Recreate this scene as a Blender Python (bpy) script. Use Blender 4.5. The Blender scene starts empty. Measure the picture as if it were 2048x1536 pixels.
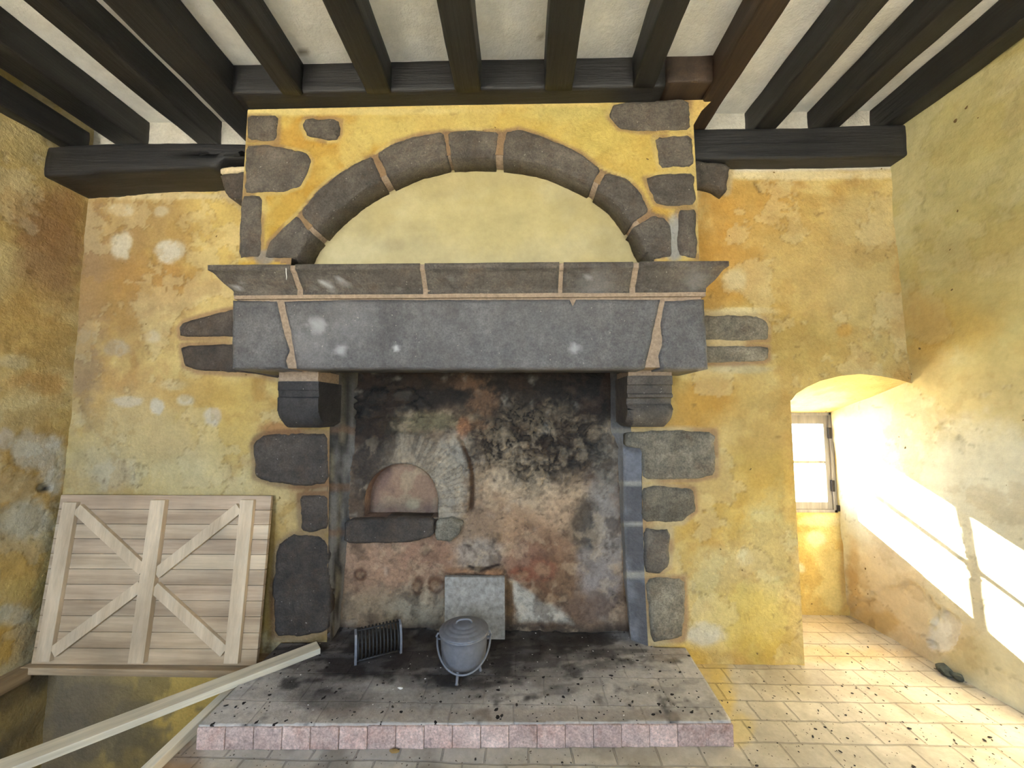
import bpy, bmesh, math, random
import numpy as np
from mathutils import Vector
from mathutils.geometry import delaunay_2d_cdt
random.seed(7)
SC = bpy.context.scene
COL = SC.collection

# ------------------------------------------------------------------ camera geometry (world: x right, y into the room, z up)
F = 769.0
PITCH = math.atan(57 / F)
YAW = math.atan(16 / math.hypot(F, 57))
H = 1.5
cP, sP, cY, sY = math.cos(PITCH), math.sin(PITCH), math.cos(YAW), math.sin(YAW)


def ray(px, py):
    px = np.asarray(px, float); py = np.asarray(py, float)
    x = (px - 1024) / F; y = 1.0; z = -(py - 768) / F
    y, z = y * cP - z * sP, y * sP + z * cP
    x, y = x * cY - y * sY, x * sY + y * cY
    return x, y, z


def at_y(px, py, Y):
    x, y, z = ray(px, py); t = Y / y
    return x * t, H + z * t


def at_z(px, py, Z):
    x, y, z = ray(px, py); t = (Z - H) / z
    return x * t, y * t


def proj(X, Y, Z):
    z = Z - H
    x, y = X * cY + Y * sY, -X * sY + Y * cY
    y, z = y * cP + z * sP, -y * sP + z * cP
    y = np.maximum(y, 0.05)
    return 1024 + F * x / y, 768 - F * z / y


# ------------------------------------------------------------------ constants of the place
D = 2.44            # face of the back wall
CEIL = 3.48
JB = 3.30           # underside of the joists
XL = -2.92
YF = -2.3           # wall behind the camera
FB = 2.57           # fireback
NB = 3.02           # back of the window recess
LIN = 2.06          # front of the lintel


def hood_y(z):
    return 2.09 + (np.asarray(z) - 2.33) * 0.042


def xr(y, z):
    return 2.477 + (2.443 - y) * 0.08 - 0.0225 * z


# ------------------------------------------------------------------ numpy noise
def _hash(ix, iy, seed):
    n = (ix.astype(np.int64) * 374761393 + iy.astype(np.int64) * 668265263 + seed * 1442695041) & 0x7fffffff
    n = ((n ^ (n >> 13)) * 1274126177) & 0x7fffffff
    n = (n ^ (n >> 16)) & 0xffff
    return n / 65535.0


def vnoise(x, y, seed=0):
    ix = np.floor(x); iy = np.floor(y)
    fx = x - ix; fy = y - iy
    fx = fx * fx * (3 - 2 * fx); fy = fy * fy * (3 - 2 * fy)
    a = _hash(ix, iy, seed); b = _hash(ix + 1, iy, seed)
    c = _hash(ix, iy + 1, seed); d = _hash(ix + 1, iy + 1, seed)
    return (a + (b - a) * fx) * (1 - fy) + (c + (d - c) * fx) * fy


def fbm(x, y, seed=0, octs=5, gain=0.5):
    s = 0.0; a = 1.0; t = 0.0
    for o in range(octs):
        s = s + a * vnoise(x * 2 ** o + 17.3 * o, y * 2 ** o - 9.1 * o, seed + o * 13)
        t += a; a *= gain
    return s / t            # 0..1, mean 0.5


def ridged(x, y, seed=0, octs=4):
    s = 0.0; a = 1.0; t = 0.0
    for o in range(octs):
        s = s + a * (1 - np.abs(2 * vnoise(x * 2 ** o + 5.7 * o, y * 2 ** o + 3.3 * o, seed + o * 7) - 1))
        t += a; a *= 0.55
    return s / t


def worley(x, y, seed=0):
    """F1 and F2-F1 distances and a cell random"""
    ix = np.floor(x); iy = np.floor(y)
    f1 = np.full(x.shape, 9.0); f2 = np.full(x.shape, 9.0); cr = np.zeros(x.shape)
    for dx in (-1, 0, 1):
        for dy in (-1, 0, 1):
            cx = ix + dx; cy = iy + dy
            qx = cx + _hash(cx, cy, seed); qy = cy + _hash(cx, cy, seed + 99)
            d = np.hypot(qx - x, qy - y)
            m = d < f1
            f2 = np.where(m, f1, np.minimum(f2, d))
            cr = np.where(m, _hash(cx, cy, seed + 55), cr)
            f1 = np.where(m, d, f1)
    return f1, f2 - f1, cr


def sstep(a, b, x):
    t = np.clip((x - a) / (b - a + 1e-9), 0, 1)
    return t * t * (3 - 2 * t)


def lin(c):
    c = np.asarray(c, float) / 255.0
    return np.where(c <= 0.04045, c / 12.92, ((c + 0.055) / 1.055) ** 2.4)


def rgba(c):
    return tuple(float(v) for v in lin(c)) + (1.0,)


def mixc(col, c, a):
    c = lin(c) if not isinstance(c, np.ndarray) else c
    a = np.asarray(a)[..., None]
    return col * (1 - a) + c * a


# ------------------------------------------------------------------ materials
def new_mat(name):
    m = bpy.data.materials.new(name); m.use_nodes = True
    nt = m.node_tree; nt.nodes.clear()
    out = nt.nodes.new('ShaderNodeOutputMaterial')
    b = nt.nodes.new('ShaderNodeBsdfPrincipled')
    nt.links.new(b.outputs[0], out.inputs[0])
    return m, nt, b


def N(nt, t, **kw):
    n = nt.nodes.new(t)
    for k, v in kw.items():
        setattr(n, k, v)
    return n


def noise_node(nt, vec, scale, detail=6, rough=0.6):
    n = N(nt, 'ShaderNodeTexNoise'); n.inputs['Scale'].default_value = scale
    n.inputs['Detail'].default_value = detail; n.inputs['Roughness'].default_value = rough
    nt.links.new(vec, n.inputs['Vector'])
    return n.outputs[0]


def ramp(nt, fac, stops):
    r = N(nt, 'ShaderNodeValToRGB')
    el = r.color_ramp.elements
    while len(el) > 1: el.remove(el[-1])
    el[0].position = stops[0][0]; el[0].color = stops[0][1]
    for p, c in stops[1:]:
        e = el.new(p); e.color = c
    nt.links.new(fac, r.inputs[0])
    return r.outputs[0]


def g(v): return (v, v, v, 1)


def mul(nt, a, b, fac=1.0, mode='MULTIPLY'):
    m = N(nt, 'ShaderNodeMixRGB', blend_type=mode)
    m.inputs[0].default_value = fac
    nt.links.new(a, m.inputs[1]); nt.links.new(b, m.inputs[2])
    return m.outputs[0]


def bump(nt, bsdf, heights, dist=0.01, strength=1.0):
    prev = None
    for h, d in heights:
        b = N(nt, 'ShaderNodeBump'); b.inputs['Strength'].default_value = strength
        b.inputs['Distance'].default_value = d
        nt.links.new(h, b.inputs['Height'])
        if prev: nt.links.new(prev, b.inputs['Normal'])
        prev = b.outputs[0]
    nt.links.new(prev, bsdf.inputs['Normal'])


def specks(nt, vec, scale, thr, rnd_thr, seed_off=0.0):
    mp = N(nt, 'ShaderNodeMapping'); mp.inputs['Location'].default_value = (seed_off, seed_off * .7, seed_off * .3)
    nt.links.new(vec, mp.inputs[0])
    nz = N(nt, 'ShaderNodeTexNoise'); nz.inputs['Scale'].default_value = scale * 1.6; nz.inputs['Detail'].default_value = 2
    nt.links.new(mp.outputs[0], nz.inputs['Vector'])
    mx = N(nt, 'ShaderNodeMixRGB', blend_type='ADD'); mx.inputs[0].default_value = 0.6 / scale
    nt.links.new(mp.outputs[0], mx.inputs[1]); nt.links.new(nz.outputs[1], mx.inputs[2])
    v = N(nt, 'ShaderNodeTexVoronoi'); v.inputs['Scale'].default_value = scale
    nt.links.new(mx.outputs[0], v.inputs['Vector'])
    lt = N(nt, 'ShaderNodeMath', operation='LESS_THAN'); lt.inputs[1].default_value = thr
    nt.links.new(v.outputs['Distance'], lt.inputs[0])
    sep = N(nt, 'ShaderNodeSeparateColor'); nt.links.new(v.outputs['Color'], sep.inputs[0])
    gt = N(nt, 'ShaderNodeMath', operation='GREATER_THAN'); gt.inputs[1].default_value = rnd_thr
    nt.links.new(sep.outputs[0], gt.inputs[0])
    m = N(nt, 'ShaderNodeMath', operation='MULTIPLY')
    nt.links.new(lt.outputs[0], m.inputs[0]); nt.links.new(gt.outputs[0], m.inputs[1])
    return m.outputs[0]


def mixfac(nt, fac, a, colr):
    m = N(nt, 'ShaderNodeMixRGB'); nt.links.new(fac, m.inputs[0]); nt.links.new(a, m.inputs[1])
    m.inputs[2].default_value = colr
    return m.outputs[0]


def attr_mat(name, rough=0.9, fine=60, var=(0.78, 1.14), bumps=((18, .012), (90, .004)), spec=0.2, speck=None, brick=None):
    """surface whose broad colour comes from the mesh's colour attribute, with procedural grain on top"""
    m, nt, b = new_mat(name)
    a = N(nt, 'ShaderNodeVertexColor', layer_name='col')
    tc = N(nt, 'ShaderNodeTexCoord').outputs['Object']
    nz = noise_node(nt, tc, fine, 8, 0.65)
    c = mul(nt, a.outputs[0], ramp(nt, nz, [(0.25, g(var[0])), (0.75, g(var[1]))]))
    nz2 = noise_node(nt, tc, fine / 7, 6, 0.6)
    c = mul(nt, c, ramp(nt, nz2, [(0.3, g(.88)), (0.7, g(1.1))]))
    hs = [(noise_node(nt, tc, s, 8, 0.62), d) for s, d in bumps]
    if brick:
        bt = N(nt, 'ShaderNodeTexBrick'); bt.offset = .5
        mp = N(nt, 'ShaderNodeMapping'); mp.inputs['Location'].default_value = (brick[3], brick[4], 0)
        wz = N(nt, 'ShaderNodeTexNoise'); wz.inputs['Scale'].default_value = 6
        nt.links.new(tc, wz.inputs['Vector'])
        ad = N(nt, 'ShaderNodeMixRGB', blend_type='ADD'); ad.inputs[0].default_value = 0.018
        nt.links.new(tc, ad.inputs[1]); nt.links.new(wz.outputs[1], ad.inputs[2])
        nt.links.new(ad.outputs[0], mp.inputs[0]); nt.links.new(mp.outputs[0], bt.inputs['Vector'])
        bt.inputs['Scale'].default_value = 1.0
        bt.inputs['Brick Width'].default_value = brick[0]; bt.inputs['Row Height'].default_value = brick[1]
        bt.inputs['Mortar Size'].default_value = brick[2]; bt.inputs['Mortar Smooth'].default_value = .4
        bt.inputs['Color1'].default_value = g(.93); bt.inputs['Color2'].default_value = g(1.06); bt.inputs['Mortar'].default_value = g(brick[5])
        c = mul(nt, c, bt.outputs[0])
        inv = N(nt, 'ShaderNodeMath', operation='SUBTRACT'); inv.inputs[0].default_value = 1
        nt.links.new(bt.outputs['Fac'], inv.inputs[1])
        hs.append((inv.outputs[0], .004))
    if speck:
        for sc, thr, rt, cc in speck:
            c = mixfac(nt, specks(nt, tc, sc, thr, rt, sc), c, cc)
    nt.links.new(c, b.inputs['Base Color'])
    b.inputs['Roughness'].default_value = rough
    b.inputs['Specular IOR Level'].default_value = spec
    bump(nt, b, hs)
    return m


def stone_mat(name, c0, c1, rough=.62, spec=.45, white=True, warm=(96, 76, 58), warm_amt=.45, grain=1.0):
    m, nt, b = new_mat(name)
    tc = N(nt, 'ShaderNodeTexCoord').outputs['Object']
    n1 = noise_node(nt, tc, 5, 9, .68)
    c = ramp(nt, n1, [(.32, rgba(c0)), (.66, rgba(c1))])
    n4 = noise_node(nt, tc, 9, 7, .7)
    mx = N(nt, 'ShaderNodeMixRGB'); nt.links.new(ramp(nt, n4, [(.5, g(0)), (.68, g(warm_amt))]), mx.inputs[0])
    nt.links.new(c, mx.inputs[1]); mx.inputs[2].default_value = rgba(warm); c = mx.outputs[0]
    n2 = noise_node(nt, tc, 95, 5, .75)
    c = mul(nt, c, ramp(nt, n2, [(.28, g(.55)), (.5, g(1.0)), (.74, g(1.5))]))
    n5 = noise_node(nt, tc, 22, 7, .7)
    c = mul(nt, c, ramp(nt, n5, [(.3, g(.72)), (.7, g(1.28))]))
    oi = N(nt, 'ShaderNodeObjectInfo')
    c = mul(nt, c, ramp(nt, oi.outputs['Random'], [(0, (.82, .80, .78, 1)), (1, (1.16, 1.14, 1.10, 1))]))
    if white:
        c = mixfac(nt, specks(nt, tc, 62, .17, .955, 3.3), c, rgba((160, 152, 140)))
        c = mixfac(nt, specks(nt, tc, 26, .11, .95, 8.3), c, rgba((150, 144, 132)))
    at = N(nt, 'ShaderNodeVertexColor', layer_name='pale')
    mp = N(nt, 'ShaderNodeMixRGB'); nt.links.new(at.outputs[0], mp.inputs[0]); nt.links.new(c, mp.inputs[1]); mp.inputs[2].default_value = rgba((196, 194, 190)); c = mp.outputs[0]
    nt.links.new(c, b.inputs['Base Color'])
    b.inputs['Roughness'].default_value = rough
    b.inputs['Specular IOR Level'].default_value = spec
    bump(nt, b, [(n5, .014 * grain), (n2, .005 * grain)])
    return m


def wood_mat(name, c0, c1, axis, rough=.5, spec=.35, attr=False, bumpd=.004, knots=False, grain=22):
    m, nt, b = new_mat(name)
    tc = N(nt, 'ShaderNodeTexCoord').outputs['Object']
    mp = N(nt, 'ShaderNodeMapping')
    s = [grain, grain, grain]; s[axis] = grain * .055
    mp.inputs['Scale'].default_value = s
    nt.links.new(tc, mp.inputs[0])
    n1 = noise_node(nt, mp.outputs[0], 1.0, 8, .65)
    n3 = noise_node(nt, mp.outputs[0], 4.5, 5, .7)
    n2 = noise_node(nt, tc, 3, 4, .5)
    c = ramp(nt, n1, [(.3, rgba(c0)), (.68, rgba(c1))])
    c = mul(nt, c, ramp(nt, n2, [(.3, g(.82)), (.7, g(1.15))]))
    c = mul(nt, c, ramp(nt, n3, [(.25, g(.85)), (.7, g(1.08))]))
    if attr:
        a = N(nt, 'ShaderNodeVertexColor', layer_name='col')
        c = mul(nt, c, a.outputs[0])
    nt.links.new(c, b.inputs['Base Color'])
    b.inputs['Roughness'].default_value = rough
    b.inputs['Specular IOR Level'].default_value = spec
    bump(nt, b, [(n1, bumpd), (n3, bumpd * .5)])
    return m


def flat_mat(name, c, rough=.6, metal=0.0, spec=.4, scale=30, var=(.8, 1.15), bd=.002):
    m, nt, b = new_mat(name)
    tc = N(nt, 'ShaderNodeTexCoord').outputs['Object']
    n1 = noise_node(nt, tc, scale, 6, .6)
    rgb = N(nt, 'ShaderNodeRGB'); rgb.outputs[0].default_value = rgba(c)
    cc = mul(nt, rgb.outputs[0], ramp(nt, n1, [(.3, g(var[0])), (.7, g(var[1]))]))
    nt.links.new(cc, b.inputs['Base Color'])
    b.inputs['Roughness'].default_value = rough; b.inputs['Metallic'].default_value = metal
    b.inputs['Specular IOR Level'].default_value = spec
    bump(nt, b, [(n1, bd)])
    return m


M = {}
M['plaster'] = attr_mat('limewashed_plaster', .92, 55, (.84, 1.12), ((14, .014), (60, .005)), .12,
                        speck=[(16, .10, .93, rgba((120, 98, 58)))])
M['plaster_fine'] = attr_mat('fine_limewash', .92, 40, (.9, 1.08), ((10, .006), (55, .0018)), .12, speck=[(13, .10, .93, rgba((110, 90, 56))), (22, .09, .95, rgba((120, 100, 64)))])
M['smooth_plaster'] = attr_mat('smooth_plaster', .9, 35, (.92, 1.06), ((9, .004), (70, .0012)), .12)
M['ceiling'] = attr_mat('white_ceiling_plaster', .95, 45, (.92, 1.05), ((12, .008), (90, .003)), .1)
M['fireback'] = attr_mat('sooty_masonry', .85, 45, (.74, 1.2), ((20, .02), (75, .008)), .25)
M['floor'] = attr_mat('floor_tiles', .8, 40, (.85, 1.1), ((30, .003),), .25, speck=[(34, .15, .84, rgba((84, 72, 58))), (60, .16, .84, rgba((90, 78, 62)))],
                      brick=(.19, .128, .005, .05, .02, .72))
M['hearth'] = attr_mat('hearth_slabs', .85, 40, (.75, 1.15), ((24, .007), (80, .002)), .2, speck=[(22, .2, .78, rgba((38, 33, 30))), (38, .14, .9, rgba((190, 185, 175))), (48, .2, .82, rgba((45, 40, 36)))],
                       brick=(.30, .20, .004, .02, .03, .86))
M['jamb'] = attr_mat('jamb_mortar', .85, 50, (.75, 1.15), ((25, .01), (90, .004)), .25)
M['stone'] = stone_mat('dark_granite', (70, 65, 59), (108, 100, 90))
M['stone_smooth'] = stone_mat('dressed_dark_stone', (78, 76, 76), (108, 106, 104), rough=.5, spec=.5, warm=(92, 84, 78), warm_amt=.3, grain=.7)
M['stone_sooty'] = stone_mat('soot_stained_stone', (56, 50, 45), (92, 82, 72), rough=.6)
M['stone_black'] = stone_mat('blackened_stone', (40, 39, 40), (66, 63, 62), rough=.55, warm=(58, 50, 46), warm_amt=.4)
M['stone_pale'] = stone_mat('weathered_grey_stone', (96, 90, 78), (146, 138, 120), rough=.8, spec=.25)
M['mortar'] = flat_mat('lime_mortar', (152, 132, 110), .95, 0, .1, 60, (.75, 1.2), .004)
M['white_mortar'] = flat_mat('white_mortar', (206, 188, 152), .95, 0, .1, 60, (.8, 1.12), .004)
M['brick'] = stone_mat('pink_hearth_brick', (188, 160, 150), (208, 186, 176), rough=.8, spec=.25, white=False, warm=(176, 128, 108), warm_amt=.5, grain=.6)
M['beam_x'] = wood_mat('black_stained_oak_x', (21, 21, 23), (44, 43, 43), 0, .5, .4, bumpd=.006)
M['beam_y'] = wood_mat('black_stained_oak_y', (21, 21, 22), (43, 42, 41), 1, .5, .4, bumpd=.006)
M['beam_brown'] = wood_mat('brown_oak_y', (40, 31, 25), (70, 55, 43), 1, .55, .35, bumpd=.006)
M['boards'] = wood_mat('pale_boards', (172, 146, 116), (222, 198, 164), 0, .6, .3, attr=True, bumpd=.0012, grain=14)
M['batten_z'] = wood_mat('pale_battens', (190, 166, 134), (220, 198, 166), 2, .6, .3, bumpd=.001, grain=16)
M['plank'] = wood_mat('new_sawn_plank', (196, 184, 158), (228, 216, 190), 0, .6, .3, bumpd=.0012, grain=18)
M['trimwood'] = wood_mat('weathered_trim_wood', (150, 124, 92), (196, 170, 134), 0, .7, .25, bumpd=.002)
M['trimwood_y'] = wood_mat('weathered_trim_wood_y', (120, 96, 68), (166, 140, 104), 1, .7, .25, bumpd=.002)
M['edgeboard'] = wood_mat('pale_edge_board', (226, 212, 184), (244, 232, 208), 1, .6, .3, bumpd=.0015)
M['window_wood'] = wood_mat('grey_window_wood', (118, 110, 100), (156, 148, 136), 2, .6, .3, bumpd=.0015)
M['iron'] = flat_mat('cast_iron', (120, 120, 124), .5, .25, .5, 40, (.85, 1.12), .001)
M['grate_iron'] = flat_mat('grate_iron', (46, 43, 40), .55, .3, .5, 60, (.7, 1.2), .0015)
M['cement'] = flat_mat('cement_slab', (156, 150, 140), .9, 0, .2, 34, (.6, 1.22), .006)
M['dark_iron'] = flat_mat('dark_iron', (48, 42, 38), .6, .5, .5)
M['white_wire'] = flat_mat('white_wire', (225, 222, 215), .5)
M['rubble'] = flat_mat('dark_rubble', (70, 74, 68), .9, 0, .2, 40, (.6, 1.3), .006)
M['leaf'] = flat_mat('dry_leaf', (150, 120, 70), .9)
M['crumb'] = flat_mat('dark_crumbs', (52, 45, 38), .95)
M['white_crumb'] = flat_mat('white_crumbs', (215, 210, 200), .9)
M['ground'] = flat_mat('bare_ground', (205, 200, 185), .95)
gm, gnt, gb = new_mat('window_glass')
gnt.nodes.remove(gb)
tr = N(gnt, 'ShaderNodeBsdfTransparent'); gl = N(gnt, 'ShaderNodeBsdfGlossy'); gl.inputs['Roughness'].default_value = .02
mx = N(gnt, 'ShaderNodeMixShader'); mx.inputs[0].default_value = .06
gnt.links.new(tr.outputs[0], mx.inputs[1]); gnt.links.new(gl.outputs[0], mx.inputs[2])
gnt.links.new(mx.outputs[0], [n for n in gnt.nodes if n.type == 'OUTPUT_MATERIAL'][0].inputs[0])
M['glass'] = gm


# ------------------------------------------------------------------ object helpers
def link(name, me, mat, parent=None, smooth=True):
    o = bpy.data.objects.new(name, me); COL.objects.link(o)
    me.materials.clear(); me.materials.append(mat)
    if smooth:
        me.polygons.foreach_set('use_smooth', [True] * len(me.polygons))
    if parent is not None: o.parent = parent
    return o


def tag(o, label, cat, group=None, kind=None):
    o['label'] = label; o['category'] = cat
    if group: o['group'] = group
    if kind: o['kind'] = kind
    return o


def struct(o, label, cat):
    o['kind'] = 'structure'; o['label'] = label; o['category'] = cat
    return o


def empty(name, loc=(0, 0, 0)):
    o = bpy.data.objects.new(name, None); COL.objects.link(o); o.location = loc
    o.empty_display_size = .1
    return o


def place(o, root):
    """parent o (built in world coordinates) to an empty that stands at root.location"""
    o.parent = root
    o.matrix_parent_inverse.translation = Vector(root.location) * -1
    return o


def mesh_np(name, V, Fc, col=None):
    me = bpy.data.meshes.new(name)
    me.from_pydata([], [], [])
    me.vertices.add(len(V)); me.vertices.foreach_set('co', np.asarray(V, np.float32).ravel())
    Fc = np.asarray(Fc, np.int32)
    k = Fc.shape[1]
    me.loops.add(Fc.size); me.loops.foreach_set('vertex_index', Fc.ravel())
    me.polygons.add(len(Fc))
    me.polygons.foreach_set('loop_start', np.arange(0, Fc.size, k, dtype=np.int32))
    me.polygons.foreach_set('loop_total', np.full(len(Fc), k, np.int32))
    me.update(calc_edges=True)
    if col is not None: set_col(me, col)
    return me


def set_col(me, col):
    ca = me.color_attributes.new('col', 'FLOAT_COLOR', 'POINT')
    c4 = np.ones((len(me.vertices), 4), np.float32); c4[:, :3] = np.clip(col, 0, 1)
    ca.data.foreach_set('color', c4.ravel())


def bm_obj(name, bm, mat, parent=None, smooth=False, recalc=True):
    if recalc: bmesh.ops.recalc_face_normals(bm, faces=bm.faces)
    me = bpy.data.meshes.new(name); bm.to_mesh(me); bm.free()
    return link(name, me, mat, parent, smooth)


def bevel_all(bm, w, seg=2):
    bmesh.ops.bevel(bm, geom=list(bm.edges), offset=w, segments=seg, profile=.6, affect='EDGES')


def box(bm, x0, x1, y0, y1, z0, z1):
    r = bmesh.ops.create_cube(bm, size=1)
    for v in r['verts']:
        v.co = Vector(((x0 + x1) / 2 + v.co.x * (x1 - x0), (y0 + y1) / 2 + v.co.y * (y1 - y0), (z0 + z1) / 2 + v.co.z * (z1 - z0)))
    return r['verts']


def bbox_obj(name, x0, x1, y0, y1, z0, z1, mat, parent=None, bev=.004, seg=2):
    bm = bmesh.new(); box(bm, x0, x1, y0, y1, z0, z1)
    if bev: bevel_all(bm, bev, seg)
    return bm_obj(name, bm, mat, parent, False)


def tube(bm, pts, r, n=8, cap=True):
    pts = [Vector(p) for p in pts]
    rr = r if hasattr(r, '__len__') else [r] * len(pts)
    rings = []; up = Vector((0, 0, 1))
    prev = None
    for i, p in enumerate(pts):
        t = (pts[min(i + 1, len(pts) - 1)] - pts[max(i - 1, 0)]).normalized()
        if prev is None:
            a = t.cross(up)
            if a.length < .1: a = t.cross(Vector((1, 0, 0)))
            a.normalize()
        else:
            a = (prev - t * prev.dot(t)).normalized()
        b = t.cross(a); prev = a
        rings.append([bm.verts.new(p + a * rr[i] * math.cos(2 * math.pi * k / n) + b * rr[i] * math.sin(2 * math.pi * k / n)) for k in range(n)])
    for i in range(len(rings) - 1):
        for k in range(n):
            bm.faces.new((rings[i][k], rings[i][(k + 1) % n], rings[i + 1][(k + 1) % n], rings[i + 1][k]))
    if cap:
        bm.faces.new(rings[0][::-1]); bm.faces.new(rings[-1])


def lathe(bm, prof, cx, cy, n=40):
    rings = []
    for r, z in prof:
        rings.append([bm.verts.new((cx + r * math.cos(2 * math.pi * k / n), cy + r * math.sin(2 * math.pi * k / n), z)) for k in range(n)])
    for i in range(len(rings) - 1):
        for k in range(n):
            bm.faces.new((rings[i][k], rings[i][(k + 1) % n], rings[i + 1][(k + 1) % n], rings[i + 1][k]))
    bm.faces.new(rings[0][::-1]); bm.faces.new(rings[-1])


# ------------------------------------------------------------------ polygon tools (numpy)
def in_loops(X, Z, loops):
    ins = np.zeros(X.shape, bool)
    for lp in loops:
        n = len(lp)
        for i in range(n):
            x0, z0 = lp[i]; x1, z1 = lp[(i + 1) % n]
            if z0 == z1: continue
            c = ((z0 > Z) != (z1 > Z)) & (X < (x1 - x0) * (Z - z0) / (z1 - z0) + x0)
            ins ^= c
    return ins


def seg_dist(X, Z, loops, want_pt=False):
    best = np.full(X.shape, 1e9); bx = X.copy(); bz = Z.copy()
    for lp in loops:
        n = len(lp)
        for i in range(n):
            x0, z0 = lp[i]; x1, z1 = lp[(i + 1) % n]
            dx, dz = x1 - x0, z1 - z0
            t = np.clip(((X - x0) * dx + (Z - z0) * dz) / (dx * dx + dz * dz + 1e-12), 0, 1)
            qx = x0 + t * dx; qz = z0 + t * dz
            d = np.hypot(X - qx, Z - qz)
            m = d < best
            best = np.where(m, d, best); bx = np.where(m, qx, bx); bz = np.where(m, qz, bz)
    return (best, bx, bz) if want_pt else best


def poly_sd(X, Z, lp, margin=.1):
    """signed distance to a polygon (negative inside), exact only within margin"""
    lp = np.asarray(lp)
    sd = np.full(X.shape, 9.0)
    m = (X > lp[:, 0].min() - margin) & (X < lp[:, 0].max() + margin) & (Z > lp[:, 1].min() - margin) & (Z < lp[:, 1].max() + margin)
    if m.any():
        x, z = X[m], Z[m]
        d = seg_dist(x, z, [lp])
        d = np.where(in_loops(x, z, [lp]), -d, d)
        sd[m] = d
    return sd


def chaikin(p, it=1):
    for _ in range(it):
        q = []
        for i in range(len(p)):
            a = np.array(p[i]); b = np.array(p[(i + 1) % len(p)])
            q += [tuple(a * .89 + b * .11), tuple(a * .11 + b * .89)]
        p = q
    return p


def densify(p, step):
    q = []
    for i in range(len(p)):
        a = np.array(p[i]); b = np.array(p[(i + 1) % len(p)])
        n = max(1, int(np.hypot(*(b - a)) / step))
        for k in range(n): q.append(tuple(a + (b - a) * k / n))
    return q


def grid_plate(us, vs, keep_loops=None, cut_loops=None):
    """regular grid in (u,v); faces outside keep / inside cut are dropped and the rim is snapped to the outlines"""
    U, V = np.meshgrid(us, vs)
    nu, nv = len(us), len(vs)
    idx = np.arange(nu * nv).reshape(nv, nu)
    Fq = np.stack([idx[:-1, :-1], idx[:-1, 1:], idx[1:, 1:], idx[1:, :-1]], -1).reshape(-1, 4)
    u, v = U.ravel(), V.ravel()
    cu, cv = u[Fq].mean(1), v[Fq].mean(1)
    ok = np.ones(len(Fq), bool); loops = []
    if keep_loops: ok &= in_loops(cu, cv, keep_loops); loops += keep_loops
    if cut_loops:
        for c in cut_loops: ok &= ~in_loops(cu, cv, [c])
        loops += cut_loops
    Fq2 = Fq[ok]
    cnt_all = np.bincount(Fq.ravel(), minlength=nu * nv)
    cnt = np.bincount(Fq2.ravel(), minlength=nu * nv)
    rim = (cnt > 0) & (cnt < cnt_all)
    if loops and rim.any():
        d, qu, qv = seg_dist(u[rim], v[rim], loops, True)
        step = max(us[1] - us[0], 1e-4) * 3
        m = d < step
        ur, vr = u[rim], v[rim]
        ur[m] = qu[m]; vr[m] = qv[m]
        u = u.copy(); v = v.copy(); u[rim] = ur; v[rim] = vr
    used = cnt > 0
    remap = -np.ones(nu * nv, int); remap[used] = np.arange(used.sum())
    return u[used], v[used], remap[Fq2], rim[used]


def nonuni(*segs):
    out = []
    for a, b, s in segs:
        n = max(1, int(round((b - a) / s)))
        out += list(np.linspace(a, b, n, endpoint=False))
    out.append(segs[-1][1])
    return np.array(out)


def px_poly(pts, Y):
    """photo outline -> (x,z) on the upright plane y = Y"""
    out = []
    for p in pts:
        x, z = at_y(p[0], p[1], Y); out.append((float(x), float(z)))
    return out


def px_hood(pts):
    out = []
    for p in pts:
        z = 2.6
        for _ in range(5):
            x, z = at_y(p[0], p[1], float(hood_y(z)))
        out.append((float(x), float(z)))
    return out


def wash(col, a=.3):
    """thin the yellow wash"""
    l = (col * np.array([.3, .6, .1])).sum(1, keepdims=True)
    return (col * (1 - a) + l * np.array([1.06, 1.0, .80]) * a) * .86


def flakes(u, v, seed, col, hgt, amt, pale=(222, 206, 156), f=3.4):
    """layers of wash that have come off in scales, with a crisp broken edge"""
    n = fbm(u * f, v * f, seed, 6, .58) + (fbm(u * f * 9, v * f * 9, seed + 2, 3) - .5) * .05
    m = sstep(.545, .556, n) * amt
    m2 = sstep(.40, .392, fbm(u * f * 1.4 + 7, v * f * 1.4, seed + 5, 6, .58)) * amt
    e = np.exp(-((n - .548) / .006) ** 2) * amt
    ck = sstep(.965, .985, ridged(u * 2.3 + (n - .5) * .8, v * 2.3, seed + 8, 2)) * amt
    col = mixc(col, pale, .28 * m); col = mixc(col, (184, 142, 62), .30 * m2)
    col = mixc(col, (120, 92, 50), np.clip(.40 * e + .5 * ck, 0, .7))
    return col, hgt - .0035 * m - .003 * ck + .001 * m2


def paint(px, py, blobs, col, seed=3, warp=.55, scale=38.0):
    n = fbm(px / scale, py / scale, seed, 5, .6) - .5
    n2 = fbm(px / (scale * .3), py / (scale * .3), seed + 31, 4, .6) - .5
    for (cx, cy, rx, ry, c, al, ed) in blobs:
        d = np.hypot((px - cx) / rx, (py - cy) / ry) + n * warp * 2 + n2 * warp
        col = mixc(col, c, al * sstep(1 + ed, 1 - ed, d))
    return col


def blob_mask(px, py, cx, cy, rx, ry, ed, seed=3, warp=.55, scale=38.0):
    n = fbm(px / scale, py / scale, seed, 5, .6) - .5
    n2 = fbm(px / (scale * .3), py / (scale * .3), seed + 31, 4, .6) - .5
    d = np.hypot((px - cx) / rx, (py - cy) / ry) + n * warp * 2 + n2 * warp
    return sstep(1 + ed, 1 - ed, d)


STONE_SEED = [0]


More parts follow.
